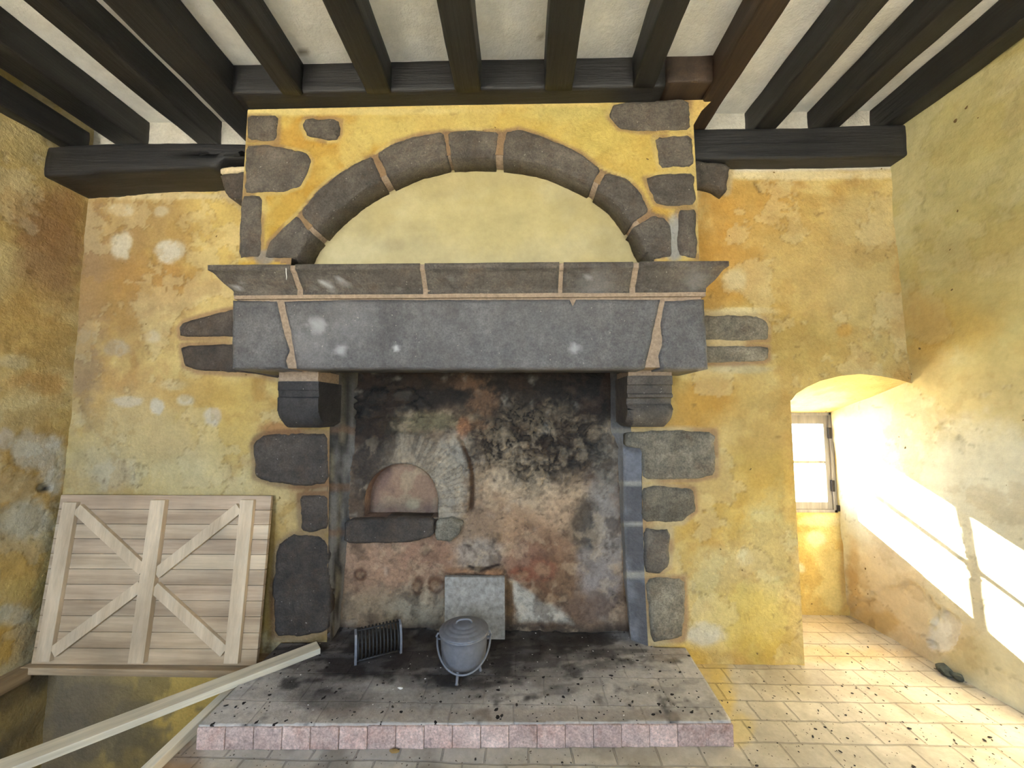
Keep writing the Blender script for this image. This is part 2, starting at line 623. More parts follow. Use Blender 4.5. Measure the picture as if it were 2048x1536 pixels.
def stone(name, poly, yfun, proud, depth, mat, parent, rough=.004, rnd=.014, it=1, step=.014):
    """one masonry block: irregular outline poly in (x,z), rough front at yfun(z)-proud, running back by depth"""
    STONE_SEED[0] += 1; sd = STONE_SEED[0] * 11
    p = densify(chaikin(poly, it), step)
    P = np.array(p)
    j = fbm(P[:, 0] * 18, P[:, 1] * 18, sd, 3) - .5
    ctr = P.mean(0); dv = P - ctr; dv /= np.maximum(np.hypot(dv[:, 0], dv[:, 1])[:, None], 1e-6)
    j2 = fbm(P[:, 0] * 60, P[:, 1] * 60, sd + 1, 3) - .5
    P = P + dv * (j * .020 * min(1.0, rough / .0035) + j2 * .008 * min(1.0, rough / .003))[:, None]
    xs = np.arange(P[:, 0].min(), P[:, 0].max(), step * 1.1); zs = np.arange(P[:, 1].min(), P[:, 1].max(), step * 1.1)
    X, Z = np.meshgrid(xs, zs); X = X.ravel() + (np.arange(X.size) % 2) * step * .1; Z = Z.ravel()
    loop = [tuple(q) for q in P]
    ins = in_loops(X, Z, [loop]); X, Z = X[ins], Z[ins]
    d = seg_dist(X, Z, [loop]); k = d > step * .55
    X, Z = X[k], Z[k]
    n = len(P)
    verts = [Vector(q) for q in loop] + [Vector((a, b)) for a, b in zip(X, Z)]
    r = delaunay_2d_cdt(verts, [(i, (i + 1) % n) for i in range(n)], [], 1, 1e-6)
    V2 = np.array([tuple(v) for v in r[0]]); faces = r[2]
    dd = seg_dist(V2[:, 0], V2[:, 1], [loop])
    t = np.clip(dd / rnd, 0, 1)
    off = rnd * .8 * (1 - np.sqrt(np.maximum(0, 1 - (1 - t) ** 2)))
    nz = (fbm(V2[:, 0] * 9, V2[:, 1] * 9, sd + 3, 4) - .5) * rough * 3 + (fbm(V2[:, 0] * 35, V2[:, 1] * 35, sd + 5, 3) - .5) * rough * 1.6
    Y = np.array([float(yfun(z)) for z in V2[:, 1]]) - proud + off + nz
    bm = bmesh.new()
    vs = [bm.verts.new((V2[i, 0], Y[i], V2[i, 1])) for i in range(len(V2))]
    for f in faces:
        try: bm.faces.new([vs[i] for i in f])
        except ValueError: pass
    bound = [e for e in bm.edges if len(e.link_faces) == 1]
    ex = bmesh.ops.extrude_edge_only(bm, edges=bound)
    for v in [e for e in ex['geom'] if isinstance(e, bmesh.types.BMVert)]:
        v.co.y = float(yfun(v.co.z)) + depth
    bmesh.ops.holes_fill(bm, edges=[e for e in bm.edges if len(e.link_faces) == 1], sides=0)
    return bm_obj(name, bm, mat, parent, True)


def shade_flat_sides(o):
    pass


def beam(name, axis, a0, a1, u0, u1, z0, z1, mat, parent=None, seed=0, wob=.008, rough=.004, rad=.014, step=.05, tilt=(0, 0), botrise=0.0, notch=0.0):
    """hewn timber along axis (0 = x, 1 = y); u is the other horizontal axis"""
    prof = []
    for (su, sz, an) in ((1, 1, 0), (-1, 1, 90), (-1, -1, 180), (1, -1, 270)):
        for k in (0, 45, 90):
            t = math.radians(an + k)
            prof.append((su * ((u1 - u0) / 2 - rad) + rad * math.cos(t), sz * ((z1 - z0) / 2 - rad) + rad * math.sin(t)))
    dense = []
    for i in range(len(prof)):
        a = prof[i]; b = prof[(i + 1) % len(prof)]
        L = math.hypot(a[0] - b[0], a[1] - b[1]); n = max(1, int(L / .03))
        for k in range(n): dense.append((a[0] + (b[0] - a[0]) * k / n, a[1] + (b[1] - a[1]) * k / n))
    m = len(dense); ns = max(2, int((a1 - a0) / step)) + 1
    A = np.linspace(a0, a1, ns); uc, zc = (u0 + u1) / 2, (z0 + z1) / 2
    Pu = np.array([d[0] for d in dense]); Pz = np.array([d[1] for d in dense])
    AA, KK = np.meshgrid(A, np.arange(m), indexing='ij')
    wu = (fbm(A * 1.1 + seed * 3.1, A * 0 + seed, seed, 3) - .5) * wob * 2
    wz = (fbm(A * 1.3 - seed * 1.7, A * 0 + seed + 5, seed + 4, 3) - .5) * wob * 2
    rr = (fbm(AA * 3.0, KK * .35, seed + 9, 4) - .5) * rough * 2
    cu = np.sign(Pu) * (np.abs(Pu) > (u1 - u0) / 2 - rad * 1.1); cz = np.sign(Pz) * (np.abs(Pz) > (z1 - z0) / 2 - rad * 1.1)
    tt = (AA - a0) / (a1 - a0)
    Uc = uc + Pu[None, :] + wu[:, None] + rr * cu[None, :] + tilt[0] * tt
    Zc = zc + Pz[None, :] + wz[:, None] + rr * cz[None, :] + tilt[1] * tt + (botrise * tt + notch * sstep(.815, .84, tt)) * (Pz[None, :] < 0)
    V = np.stack([AA, Uc, Zc], -1) if axis == 0 else np.stack([Uc, AA, Zc], -1)
    V = V.reshape(-1, 3)
    bm = bmesh.new(); vs = [bm.verts.new(v) for v in V]
    for i in range(ns - 1):
        for k in range(m):
            bm.faces.new((vs[i * m + k], vs[i * m + (k + 1) % m], vs[(i + 1) * m + (k + 1) % m], vs[(i + 1) * m + k]))
    bm.faces.new(vs[:m][::-1]); bm.faces.new(vs[-m:])
    o = bm_obj(name, bm, mat, parent, True)
    return o


# ================================================================== STONE OUTLINES (photo outlines turned into plane coordinates)
def c8(pts): return [(460 + .46875 * a, 180 + .46875 * b) for a, b in pts]


HOOD_STONES = [c8(p) for p in (
    [(78, 108), (205, 112), (200, 217), (78, 214)],
    [(306, 150), (320, 122), (350, 118), (380, 128), (440, 124), (468, 135), (470, 190), (455, 214), (400, 214), (330, 200)],
    [(68, 240), (180, 234), (240, 250), (325, 268), (346, 300), (325, 370), (300, 410), (240, 432), (140, 440), (63, 437)],
    [(52, 450), (136, 455), (135, 600), (130, 712), (38, 716)],
    [(1640, 62), (1700, 55), (1958, 40), (1965, 172), (1850, 172), (1750, 178), (1660, 165), (1612, 110)],
    [(1812, 200), (1970, 196), (1975, 328), (1830, 332)],
    [(1770, 378), (1830, 362), (1980, 356), (1986, 490), (1880, 494), (1815, 480)],
    [(1914, 512), (1986, 508), (1994, 716), (1908, 705)])]
_AI = [(287, 716), (330, 640), (405, 560), (500, 475), (600, 412), (700, 365), (800, 325), (930, 293), (1040, 288), (1150, 291), (1290, 308), (1420, 350), (1545, 410), (1640, 480), (1720, 580), (1775, 690)]


def _vs(outer, xa, xb):
    """outer edge from left to right, then back along the arch's inner curve from xb to xa"""
    xs = np.linspace(xb, xa, 9)
    return c8(list(outer) + [(x, float(np.interp(x, [q[0] for q in _AI], [q[1] for q in _AI]))) for x in xs])


VOUSSOIRS = [_vs([(153, 716), (165, 650), (220, 595), (289, 532)], 287, 352),
             _vs([(299, 523), (360, 442), (430, 380), (520, 322), (608, 281)], 368, 652),
             _vs([(627, 272), (700, 226), (790, 196), (913, 178)], 674, 931),
             _vs([(926, 178), (1050, 172), (1147, 180)], 942, 1132),
             _vs([(1174, 180), (1230, 165), (1300, 186), (1400, 226), (1490, 266), (1581, 338)], 1160, 1543),
             _vs([(1601, 351), (1700, 384), (1750, 440), (1791, 515)], 1562, 1712),
             _vs([(1716, 590), (1800, 534), (1850, 541), (1882, 590), (1886, 710), (1800, 726)], 1730, 1788)]
ARCH_INNER = c8([(287, 760), (287, 716), (330, 640), (405, 560), (500, 475), (600, 412), (700, 365), (800, 325), (930, 293), (1040, 288),
                 (1150, 291), (1290, 308), (1420, 350), (1545, 410), (1640, 480), (1720, 580), (1775, 690), (1795, 760)])
JAMB_L = [[(507, 892), (513, 880), (528, 869), (593, 865), (655, 867), (657, 968), (597, 972), (545, 965), (512, 952)],
          [(599, 992), (655, 988), (657, 1056), (620, 1066), (604, 1062)],
          [(556, 1090), (585, 1070), (610, 1068), (640, 1074), (658, 1092), (660, 1258), (609, 1272), (550, 1272), (546, 1181)]]
JAMB_R = [[(1252, 864), (1348, 861), (1427, 864), (1430, 950), (1387, 958), (1284, 959), (1283, 897), (1253, 893)],
          [(1283, 976), (1317, 972), (1387, 978), (1391, 1021), (1364, 1042), (1285, 1044)],
          [(1286, 1056), (1339, 1060), (1337, 1134), (1317, 1146), (1288, 1144)],
          [(1290, 1155), (1368, 1157), (1369, 1232), (1362, 1275), (1302, 1284)]]
WALL_STONES = [[(359, 655), (368, 646), (432, 627), (480, 617), (480, 673), (362, 673)],
               [(364, 692), (480, 687), (562, 690), (562, 757), (500, 746), (395, 741), (369, 730)],
               [(1400, 632), (1509, 632), (1530, 641), (1537, 657), (1535, 679), (1497, 681), (1400, 679)],
               [(1400, 693), (1535, 693), (1536, 716), (1526, 722), (1400, 726)]]
PLATE_CORBELS = [[(442, 350), (495, 343), (495, 402), (462, 398), (450, 385)],
                 [(1385, 322), (1459, 330), (1452, 384), (1430, 372), (1385, 366)]]

# ================================================================== BACK WALL
niche_px = [(1583, 800), (1592, 788), (1612, 775), (1640, 762), (1680, 752), (1720, 748), (1760, 752), (1800, 760), (1850, 775)]
niche_arch = px_poly(niche_px, D)
NL = 1.69
niche_loop = [(NL, -.2)] + [(NL, niche_arch[0][1])] + niche_arch[1:] + [(2.7, niche_arch[-1][1]), (2.7, -.2)]
open_px = [(655, 1300), (655, 745), (1262, 745), (1262, 862), (1284, 895), (1284, 1000), (1289, 1150), (1298, 1300)]
open_loop = px_poly(open_px, D)
open_loop = [(open_loop[0][0], -.1)] + open_loop[1:-1] + [(open_loop[-1][0], -.1)]
open_loop[1] = (open_loop[1][0], 2.6); open_loop[2] = (open_loop[2][0], 2.6)

us = nonuni((-2.95, 2.5, .0125)); vs = nonuni((-2.3, -.9, .1), (-.9, 0, .03), (0, 3.5, .0125))
bx, bz, bf, brim = grid_plate(us, vs, None, [niche_loop, open_loop])
px, py = proj(bx, np.full_like(bx, D), bz)
n1 = fbm(bx * 1.6, bz * 1.6, 5, 5); n2 = fbm(bx * 6, bz * 6, 9, 5); n3 = fbm(bx * 3.2, bz * 5, 21, 5)
YEL = (214, 180, 92)
col = np.tile(lin((206, 172, 88)), (len(bx), 1))
col = mixc(col, (190, 140, 52), .75 * sstep(.5, .68, n1))
col = mixc(col, (222, 196, 122), .7 * sstep(.5, .66, n3))
col = mixc(col, (178, 128, 48), .55 * sstep(.58, .72, n2))
L = px < 560
col = paint(px, py, [
    (215, 560, 150, 160, (160, 120, 68), .8, .6), (270, 450, 150, 70, (172, 138, 84), .6, .6), (330, 560, 90, 60, (186, 138, 62), .5, .5), (240, 800, 110, 70, (196, 150, 86), .5, .5),
    (300, 900, 190, 90, (212, 188, 128), .75, .5), (380, 960, 120, 50, (216, 196, 138), .6, .4), (430, 440, 45, 90, (222, 190, 96), .7, .6),
    (450, 850, 60, 90, (222, 186, 84), .6, .5), (400, 790, 80, 40, (206, 160, 66), .5, .5),
    (170, 560, 44, 190, (160, 130, 94), .7, .6), (165, 720, 34, 120, (160, 134, 100), .7, .5), (200, 950, 70, 60, (196, 170, 118), .5, .5),
    (245, 490, 22, 26, (208, 198, 172), .9, .25), (335, 503, 30, 26, (206, 198, 176), .9, .25), (240, 420, 22, 12, (206, 194, 164), .7, .3),
    (322, 423, 14, 10, (206, 194, 164), .6, .3), (228, 695, 24, 18, (186, 168, 138), .9, .3), (305, 672, 16, 12, (204, 190, 160), .7, .3),
    (312, 813, 14, 14, (208, 198, 172), .9, .2), (372, 800, 16, 10, (214, 202, 170), .8, .3), (425, 832, 18, 20, (208, 196, 172), .9, .25),
    (255, 803, 24, 9, (210, 196, 166), .8, .3), (225, 945, 40, 30, (196, 184, 158), .55, .4), (350, 770, 26, 10, (214, 196, 150), .6, .4),
    (575, 1030, 30, 50, (224, 186, 100), .9, .3), (545, 1000, 40, 200, (196, 160, 92), .5, .4), (545, 1180, 26, 120, (150, 116, 36), .7, .4),
    (570, 860, 50, 16, (176, 112, 60), .7, .4), (620, 975, 50, 14, (186, 118, 66), .7, .4), (575, 1290, 60, 22, (168, 150, 118), .7, .4),
    # right of the fireplace
    (1500, 420, 110, 70, (196, 142, 36), .6, .5), (1450, 520, 60, 90, (206, 150, 40), .7, .5), (1560, 500, 90, 90, (206, 164, 76), .5, .5),
    (1640, 560, 90, 130, (202, 172, 100), .7, .6), (1720, 520, 60, 160, (198, 172, 108), .7, .5), (1760, 640, 60, 130, (196, 172, 104), .7, .5),
    (1520, 640, 90, 40, (196, 152, 44), .5, .5), (1600, 690, 110, 50, (186, 156, 74), .6, .5), (1470, 560, 22, 20, (216, 200, 150), .6, .4),
    (1688, 660, 14, 14, (206, 156, 56), .8, .4), (1430, 790, 60, 50, (206, 154, 44), .6, .5), (1400, 830, 40, 60, (204, 152, 46), .6, .5),
    (1520, 850, 70, 110, (202, 168, 88), .7, .5), (1500, 1000, 100, 90, (210, 172, 64), .7, .5), (1400, 1060, 60, 40, (204, 160, 50), .6, .5),
    (1540, 1110, 46, 110, (206, 190, 122), .85, .4), (1440, 1160, 60, 60, (210, 194, 130), .8, .4), (1500, 1230, 90, 60, (210, 182, 74), .7, .5),
    (1545, 1300, 60, 40, (204, 170, 50), .7, .5), (1490, 1115, 18, 22, (216, 204, 150), .9, .2), (1410, 1270, 34, 22, (208, 198, 172), .9, .3),
    (1380, 1320, 30, 30, (214, 170, 50), .7, .4), (1500, 345, 30, 12, (226, 204, 150), .8, .4), (1600, 350, 220, 9, (228, 210, 160), .8, .4),
    (1390, 345, 10, 60, (228, 206, 150), .6, .5),
    (340, 392, 160, 7, (214, 196, 150), .7, .4), (1480, 738, 70, 9, (192, 176, 130), .9, .4), (1480, 622, 70, 8, (226, 208, 150), .9, .4),
], col, 3, .5)
# white infill between the joists above the wall plates
w = sstep(3.06, 3.10, bz + (n2 - .5) * .02)
col = mixc(col, (206, 202, 192), w)
# below the floor: stair void, bands of old yellow wash over grey, darker towards bottom and left
low_fade = sstep(.05, -.5, bz + (n1 - .5) * .7)
lower = (bz < 0.0)
lc = np.tile(lin((236, 192, 82)), (len(bx), 1))
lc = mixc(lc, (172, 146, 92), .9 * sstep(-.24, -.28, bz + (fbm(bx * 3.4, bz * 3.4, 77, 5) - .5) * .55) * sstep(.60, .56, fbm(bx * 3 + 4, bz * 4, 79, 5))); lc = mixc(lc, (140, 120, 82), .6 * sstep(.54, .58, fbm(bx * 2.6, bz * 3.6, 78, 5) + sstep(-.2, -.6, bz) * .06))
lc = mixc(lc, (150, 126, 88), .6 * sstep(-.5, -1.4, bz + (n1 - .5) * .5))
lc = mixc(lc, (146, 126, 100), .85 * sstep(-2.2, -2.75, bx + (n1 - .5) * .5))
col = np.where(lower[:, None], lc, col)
# soot and rust beside the hearth, lime mortar round each stone
col = mixc(col, (92, 74, 52), .7 * sstep(.30, .0, np.abs(bx + 1.27)) * sstep(1.75, 1.0, bz) * sstep(.38, .6, n2 + .12))
STONES_BACK = [px_poly(p, D) for p in JAMB_L + JAMB_R + WALL_STONES + PLATE_CORBELS]
dist = np.full(bx.shape, 9.0)
for lp in STONES_BACK: dist = np.minimum(dist, poly_sd(bx, bz, lp, .06))
mort = sstep(.040, .012, dist + (n2 - .5) * .03)
mc = np.tile(lin((196, 172, 124)), (len(bx), 1)); mc = mixc(mc, (166, 128, 88), sstep(.45, .6, n3))
mc = np.where((bx < -.9)[:, None] & (bz < 1.65)[:, None], mixc(mc, (120, 78, 46), .6 * np.ones(len(bx))), mc)
col = col * (1 - mort[:, None] * .85) + mc * (mort * .85)[:, None]
# relief
hgt = (fbm(bx * 1.4, bz * 1.4, 44, 3) - .5) * .028 + (fbm(bx * 8, bz * 8, 45, 4) - .5) * .010 + (ridged(bx * 7, bz * 11, 46, 3) - .5) * .005
peel = sum(blob_mask(px, py, *b, 3) for b in [(245, 490, 22, 26, .25), (335, 503, 30, 26, .25), (228, 695, 24, 18, .3), (425, 832, 18, 20, .25), (312, 813, 14, 14, .2),
                                             (1540, 1110, 46, 110, .4), (1440, 1160, 60, 60, .4), (1490, 1115, 18, 22, .2)])
hgt = hgt - np.clip(peel, 0, 1) * .005
col, hgt = flakes(bx, bz, 471, col, hgt, np.where(bz > 3.05, .1, 1.0) * (bz > 0) * (1 - mort))
hgt = hgt * sstep(-.002, .03, dist)
hgt = np.where(brim, 0, hgt)
fade = np.clip(np.minimum(seg_dist(bx, bz, [niche_loop]), 9) / .06, 0, 1)
hgt = hgt * fade
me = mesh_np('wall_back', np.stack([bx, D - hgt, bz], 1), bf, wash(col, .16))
struct(link('wall_back', me, M['plaster']), 'back wall of flaking yellow limewash behind the stone fireplace', 'wall')

# ---- window recess: soffit, left reveal and the wall under the window
rec_bm = bmesh.new()
rv, rc = [], []
fa = niche_arch[:-1] + [(2.47, niche_arch[-2][1] - .004)]
bk = [(1.745 + (2.455 - 1.745) * t, 1.505) for t in np.linspace(0, 1, len(fa))]
faD = []
for i in range(len(fa) - 1):
    for k in range(4): faD.append(tuple(np.array(fa[i]) + (np.array(fa[i + 1]) - np.array(fa[i])) * k / 4))
faD.append(fa[-1])
bkD = [(1.745 + (2.455 - 1.745) * t, 1.505) for t in np.linspace(0, 1, len(faD))]
nn = len(faD); nd = 26
S = np.linspace(0, 1, nd)
V = []; 
for s in S:
    for i in range(nn):
        V.append((faD[i][0] + (bkD[i][0] - faD[i][0]) * s, D + (NB - D) * s, faD[i][1] + (bkD[i][1] - faD[i][1]) * s))
V = np.array(V); idx = np.arange(nd * nn).reshape(nd, nn)
Fs = np.stack([idx[:-1, :-1], idx[:-1, 1:], idx[1:, 1:], idx[1:, :-1]], -1).reshape(-1, 4)
nz = fbm(V[:, 0] * 5, V[:, 1] * 5, 61, 4)
cs = np.tile(lin((224, 192, 92)), (len(V), 1)); cs = mixc(cs, (232, 214, 140), .7 * sstep(.45, .6, nz)); cs = mixc(cs, (206, 158, 44), .6 * sstep(.52, .66, fbm(V[:, 0] * 3, V[:, 1] * 3, 66, 4)))
V[:, 2] += (nz - .5) * .012 * np.sin(np.pi * np.repeat(S, nn))
# left reveal
zs = np.linspace(-.02, 1, 60); V2 = []
for s in S:
    top = niche_arch[0][1] + (1.505 - niche_arch[0][1]) * s
    for t in zs: V2.append((NL + (1.745 - NL) * s, D + (NB - D) * s, t * top))
V2 = np.array(V2); i2 = np.arange(nd * 60).reshape(nd, 60) + len(V)
F2 = np.stack([i2[:-1, :-1], i2[1:, :-1], i2[1:, 1:], i2[:-1, 1:]], -1).reshape(-1, 4)
c2 = np.tile(lin((210, 174, 72)), (len(V2), 1)); c2 = mixc(c2, (216, 196, 126), .7 * sstep(.45, .6, fbm(V2[:, 1] * 5, V2[:, 2] * 5, 62, 4)))
# back of the recess with the window hole
WX0, WX1, WZ0, WZ1 = 1.765, 2.405, .745, 1.50
u3, v3, f3, r3 = grid_plate(nonuni((1.70, 2.50, .0125)), nonuni((-.02, 1.60, .0125)), None, [[(WX0, WZ0), (WX1, WZ0), (WX1, WZ1), (WX0, WZ1)]])
n4 = fbm(u3 * 6, v3 * 6, 63, 5)
c3 = np.tile(lin((212, 170, 44)), (len(u3), 1)); c3 = mixc(c3, (226, 196, 92), .8 * sstep(.48, .62, n4)); c3 = mixc(c3, (196, 146, 24), .7 * sstep(.5, .66, fbm(u3 * 2.5, v3 * 2.5, 64, 4)))
p3, q3 = proj(u3, np.full_like(u3, NB), v3)
c3 = paint(p3, q3, [(1632, 1080, 20, 16, (228, 210, 150), .9, .3), (1600, 1135, 10, 12, (226, 214, 160), .9, .3), (1640, 1040, 50, 12, (226, 204, 140), .7, .4), (1690, 1120, 10, 90, (190, 132, 14), .6, .5)], c3, 8)
V3 = np.stack([u3, NB + (n4 - .5) * .02 * ~r3, v3], 1)
me = mesh_np('wall_recess', np.concatenate([V, V2, V3]), np.concatenate([Fs, F2, f3 + len(V) + len(V2)]), wash(np.concatenate([cs, c2, c3]), .3))
struct(link('wall_recess', me, M['plaster']), 'yellow plastered window recess cut into the back wall at the right', 'wall')

# ================================================================== RIGHT WALL
ys = nonuni((YF, 1.4, .1), (1.4, 3.06, .0105)); zs = nonuni((-.03, 3.5, .0125))
y_, z_, f_, r_ = grid_plate(ys, zs)
x_ = xr(y_, z_)
px, py = proj(x_, y_, z_)
px = np.where(y_ < 1.2, 2400, px)
n1 = fbm(y_ * 1.7, z_ * 1.7, 105, 5); n2 = fbm(y_ * 7, z_ * 7, 109, 5); n3 = fbm(y_ * 2.2, z_ * 5, 121, 5)
col = np.tile(lin((206, 192, 118)), (len(y_), 1))
col = mixc(col, (196, 172, 84), .6 * sstep(.48, .64, n1)); col = mixc(col, (216, 206, 150), .6 * sstep(.5, .66, n3))
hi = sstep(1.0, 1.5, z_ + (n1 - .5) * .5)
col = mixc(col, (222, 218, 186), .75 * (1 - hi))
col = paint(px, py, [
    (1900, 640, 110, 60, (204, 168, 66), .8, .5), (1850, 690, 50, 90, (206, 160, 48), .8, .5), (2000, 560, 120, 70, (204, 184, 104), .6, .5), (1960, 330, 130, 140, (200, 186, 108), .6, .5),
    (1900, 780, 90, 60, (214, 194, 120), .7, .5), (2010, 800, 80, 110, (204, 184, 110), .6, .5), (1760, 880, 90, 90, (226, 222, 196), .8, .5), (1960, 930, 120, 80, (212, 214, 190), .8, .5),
    (1760, 1150, 70, 70, (212, 178, 120), .9, .5), (1790, 1220, 80, 55, (208, 172, 116), .9, .4), (1850, 1290, 90, 32, (206, 172, 118), .8, .4), (1706, 1160, 14, 90, (206, 154, 34), .9, .5),
    (1745, 1245, 46, 26, (204, 158, 50), .9, .3), (1720, 1215, 30, 50, (208, 160, 50), .7, .4), (1980, 1330, 80, 60, (214, 202, 150), .8, .5), (1930, 1310, 40, 50, (206, 178, 90), .7, .5),
    (1884, 1262, 30, 36, (214, 216, 220), 1, .16)], col, 103, .4)
hgt = (fbm(y_ * 1.3, z_ * 1.3, 144, 3) - .5) * .022 + (n2 - .5) * .004 + (ridged(y_ * 9, z_ * 12, 147, 3) - .5) * .0015
hgt -= blob_mask(px, py, 1884, 1262, 30, 36, .10, 103, .4) * .018 + blob_mask(px, py, 1790, 1225, 85, 55, .08, 103, .4) * .012
col, hgt = flakes(y_, z_, 171, col, hgt, np.where(z_ > 1.7, .45, .8), (222, 214, 178))
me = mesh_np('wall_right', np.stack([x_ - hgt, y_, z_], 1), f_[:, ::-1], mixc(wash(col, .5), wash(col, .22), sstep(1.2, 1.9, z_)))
struct(link('wall_right', me, M['plaster_fine']), 'pale yellow right wall crossed by a band of sunlight', 'wall')

# ================================================================== LEFT WALL
ys = nonuni((YF, 1.7, .1), (1.7, D + .02, .0105)); zs = nonuni((-2.3, -.9, .1), (-.9, 0, .04), (0, 3.5, .0125))
y_, z_, f_, r_ = grid_plate(ys, zs)
px, py = proj(np.full_like(y_, XL), y_, z_)
px = np.where(y_ < 1.5, -800, px)
n1 = fbm(y_ * 1.7, z_ * 1.7, 205, 5); n2 = fbm(y_ * 7, z_ * 7, 209, 5); n3 = fbm(y_ * 2.2, z_ * 5, 221, 5)
col = np.tile(lin((204, 174, 96)), (len(y_), 1))
col = mixc(col, (190, 146, 66), .6 * sstep(.48, .64, n1)); col = mixc(col, (220, 200, 138), .6 * sstep(.5, .66, n3))
col = paint(px, py, [
    (100, 470, 70, 120, (164, 122, 76), .8, .5), (60, 330, 70, 60, (202, 178, 104), .7, .5), (40, 640, 70, 60, (214, 178, 92), .8, .5), (70, 770, 60, 26, (204, 158, 76), .8, .4),
    (40, 830, 60, 50, (216, 198, 140), .7, .4), (60, 900, 46, 40, (214, 210, 196), .95, .25), (100, 930, 30, 50, (210, 206, 192), .9, .3), (8, 880, 18, 22, (216, 212, 200), .9, .3),
    (50, 1040, 50, 40, (190, 182, 158), .9, .3), (20, 1060, 40, 50, (206, 200, 176), .7, .4), (85, 975, 13, 9, (70, 66, 60), 1, .3), (40, 1130, 60, 50, (208, 166, 66), .8, .4),
    (30, 1230, 40, 24, (206, 200, 172), .9, .3), (15, 1290, 30, 40, (214, 168, 50), .9, .4), (30, 722, 30, 16, (216, 200, 150), .8, .3), (60, 1180, 60, 24, (206, 176, 84), .7, .4)], col, 203, .45)
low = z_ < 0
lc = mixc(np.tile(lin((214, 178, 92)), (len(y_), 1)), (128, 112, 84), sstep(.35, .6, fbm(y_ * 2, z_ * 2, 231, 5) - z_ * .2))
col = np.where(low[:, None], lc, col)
hgt = (fbm(y_ * 1.3, z_ * 1.3, 244, 3) - .5) * .03 + (n2 - .5) * .014 + (ridged(y_ * 9, z_ * 12, 247, 3) - .5) * .005
hgt -= blob_mask(px, py, 60, 900, 46, 40, .25, 203, .45) * .008 + blob_mask(px, py, 50, 1040, 50, 40, .3, 203, .45) * .012 + blob_mask(px, py, 85, 975, 13, 9, .3, 203, .3) * .02
col, hgt = flakes(y_, z_, 271, col, hgt, 1.0 * (z_ > 0), (218, 208, 176))
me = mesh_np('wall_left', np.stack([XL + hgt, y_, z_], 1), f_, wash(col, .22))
struct(link('wall_left', me, M['plaster']), 'left wall of blotchy yellow plaster with pale flaked patches', 'wall')

# ================================================================== FRONT WALL (behind the camera) with its own windows, the right one added to even out the light
FWS = [(-2.75, -1.40), (.45, 1.65)]
FWZ0, FWZ1 = .75, 2.95
u_, v_, f_, r_ = grid_plate(nonuni((-3.0, 2.95, .05)), nonuni((-2.3, 3.5, .05)), None, [[(a, FWZ0), (b, FWZ0), (b, FWZ1), (a, FWZ1)] for a, b in FWS])
n1 = fbm(u_ * 1.7, v_ * 1.7, 305, 5)
col = mixc(np.tile(lin((206, 174, 92)), (len(u_), 1)), (188, 146, 66), .6 * sstep(.48, .62, n1))
struct(link('wall_front', mesh_np('wall_front', np.stack([u_, np.full_like(u_, YF), v_], 1), f_[:, ::-1], wash(col)), M['plaster']), 'yellow plaster wall behind the viewer with a tall window', 'wall')

# outer face of the wall round the window, closes the shell
u_, v_, f_, r_ = grid_plate(nonuni((-3.0, 2.75, .05)), nonuni((-2.3, 3.6, .05)), None, [[(WX0 - .02, WZ0 - .02), (WX1 + .02, WZ0 - .02), (WX1 + .02, WZ1 + .02), (WX0 - .02, WZ1 + .02)]])
struct(link('wall_back_outer', mesh_np('wall_back_outer', np.stack([u_, np.full_like(u_, 3.11), v_], 1), f_[:, ::-1], np.tile(lin((170, 160, 140)), (len(u_), 1))), M['plaster']), 'outer face of the back wall around the small window', 'wall')

# ================================================================== CEILING
us = nonuni((-3.0, 2.75, .03)); vs = nonuni((YF - .02, 1.2, .1), (1.2, 3.12, .03))
u_, v_, f_, r_ = grid_plate(us, vs)
n1 = fbm(u_ * 2, v_ * 2, 405, 5)
col = np.tile(lin((234, 232, 226)), (len(u_), 1)); col = mixc(col, (222, 218, 208), .6 * sstep(.48, .64, n1))
px, py = proj(u_, v_, np.full_like(u_, CEIL))
col = paint(px, py, [(606, 105, 8, 5, (110, 96, 70), .8, .4), (1082, 75, 8, 5, (130, 116, 90), .6, .4)], col, 409, .3)
me = mesh_np('ceiling', np.stack([u_, v_, CEIL + (fbm(u_ * 3, v_ * 3, 406, 4) - .5) * .02], 1), f_[:, ::-1], col)
struct(link('ceiling', me, M['ceiling']), 'white plaster ceiling between dark exposed joists', 'ceiling')

# ================================================================== FLOOR (with the stair void at the left)
VX1, VY0 = -1.585, -1.7
void = [(-3.2, VY0), (VX1, VY0), (VX1, 3.2), (-3.2, 3.2)]
us = nonuni((-3.0, -1.6, .07), (-1.6, 2.75, .0115)); vs = nonuni((YF - .02, 1.4, .07), (1.4, 3.05, .0115))
u_, v_, f_, r_ = grid_plate(us, vs, None, [void])
px, py = proj(u_, v_, np.zeros_like(u_))
px = np.where(v_ < 1.0, 1000, px); py = np.where(v_ < 1.0, 2200, py)
n1 = fbm(u_ * 2, v_ * 2, 505, 5); n2 = fbm(u_ * 8, v_ * 8, 506, 5)
col = np.tile(lin((184, 173, 153)), (len(u_), 1)); col = mixc(col, (164, 152, 132), .7 * sstep(.46, .62, n1)); col = mixc(col, (206, 196, 176), .5 * sstep(.5, .65, n2))
px0, py0 = proj(u_, v_, np.zeros_like(u_))
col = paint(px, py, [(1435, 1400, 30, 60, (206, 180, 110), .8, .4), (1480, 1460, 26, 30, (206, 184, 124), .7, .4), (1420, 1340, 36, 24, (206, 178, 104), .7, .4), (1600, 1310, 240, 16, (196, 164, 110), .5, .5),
                     (340, 1520, 60, 40, (146, 108, 62), .8, .4), (700, 1510, 320, 24, (168, 166, 164), .5, .5), (1650, 1255, 70, 24, (190, 172, 142), .6, .5)], col, 507, .45)
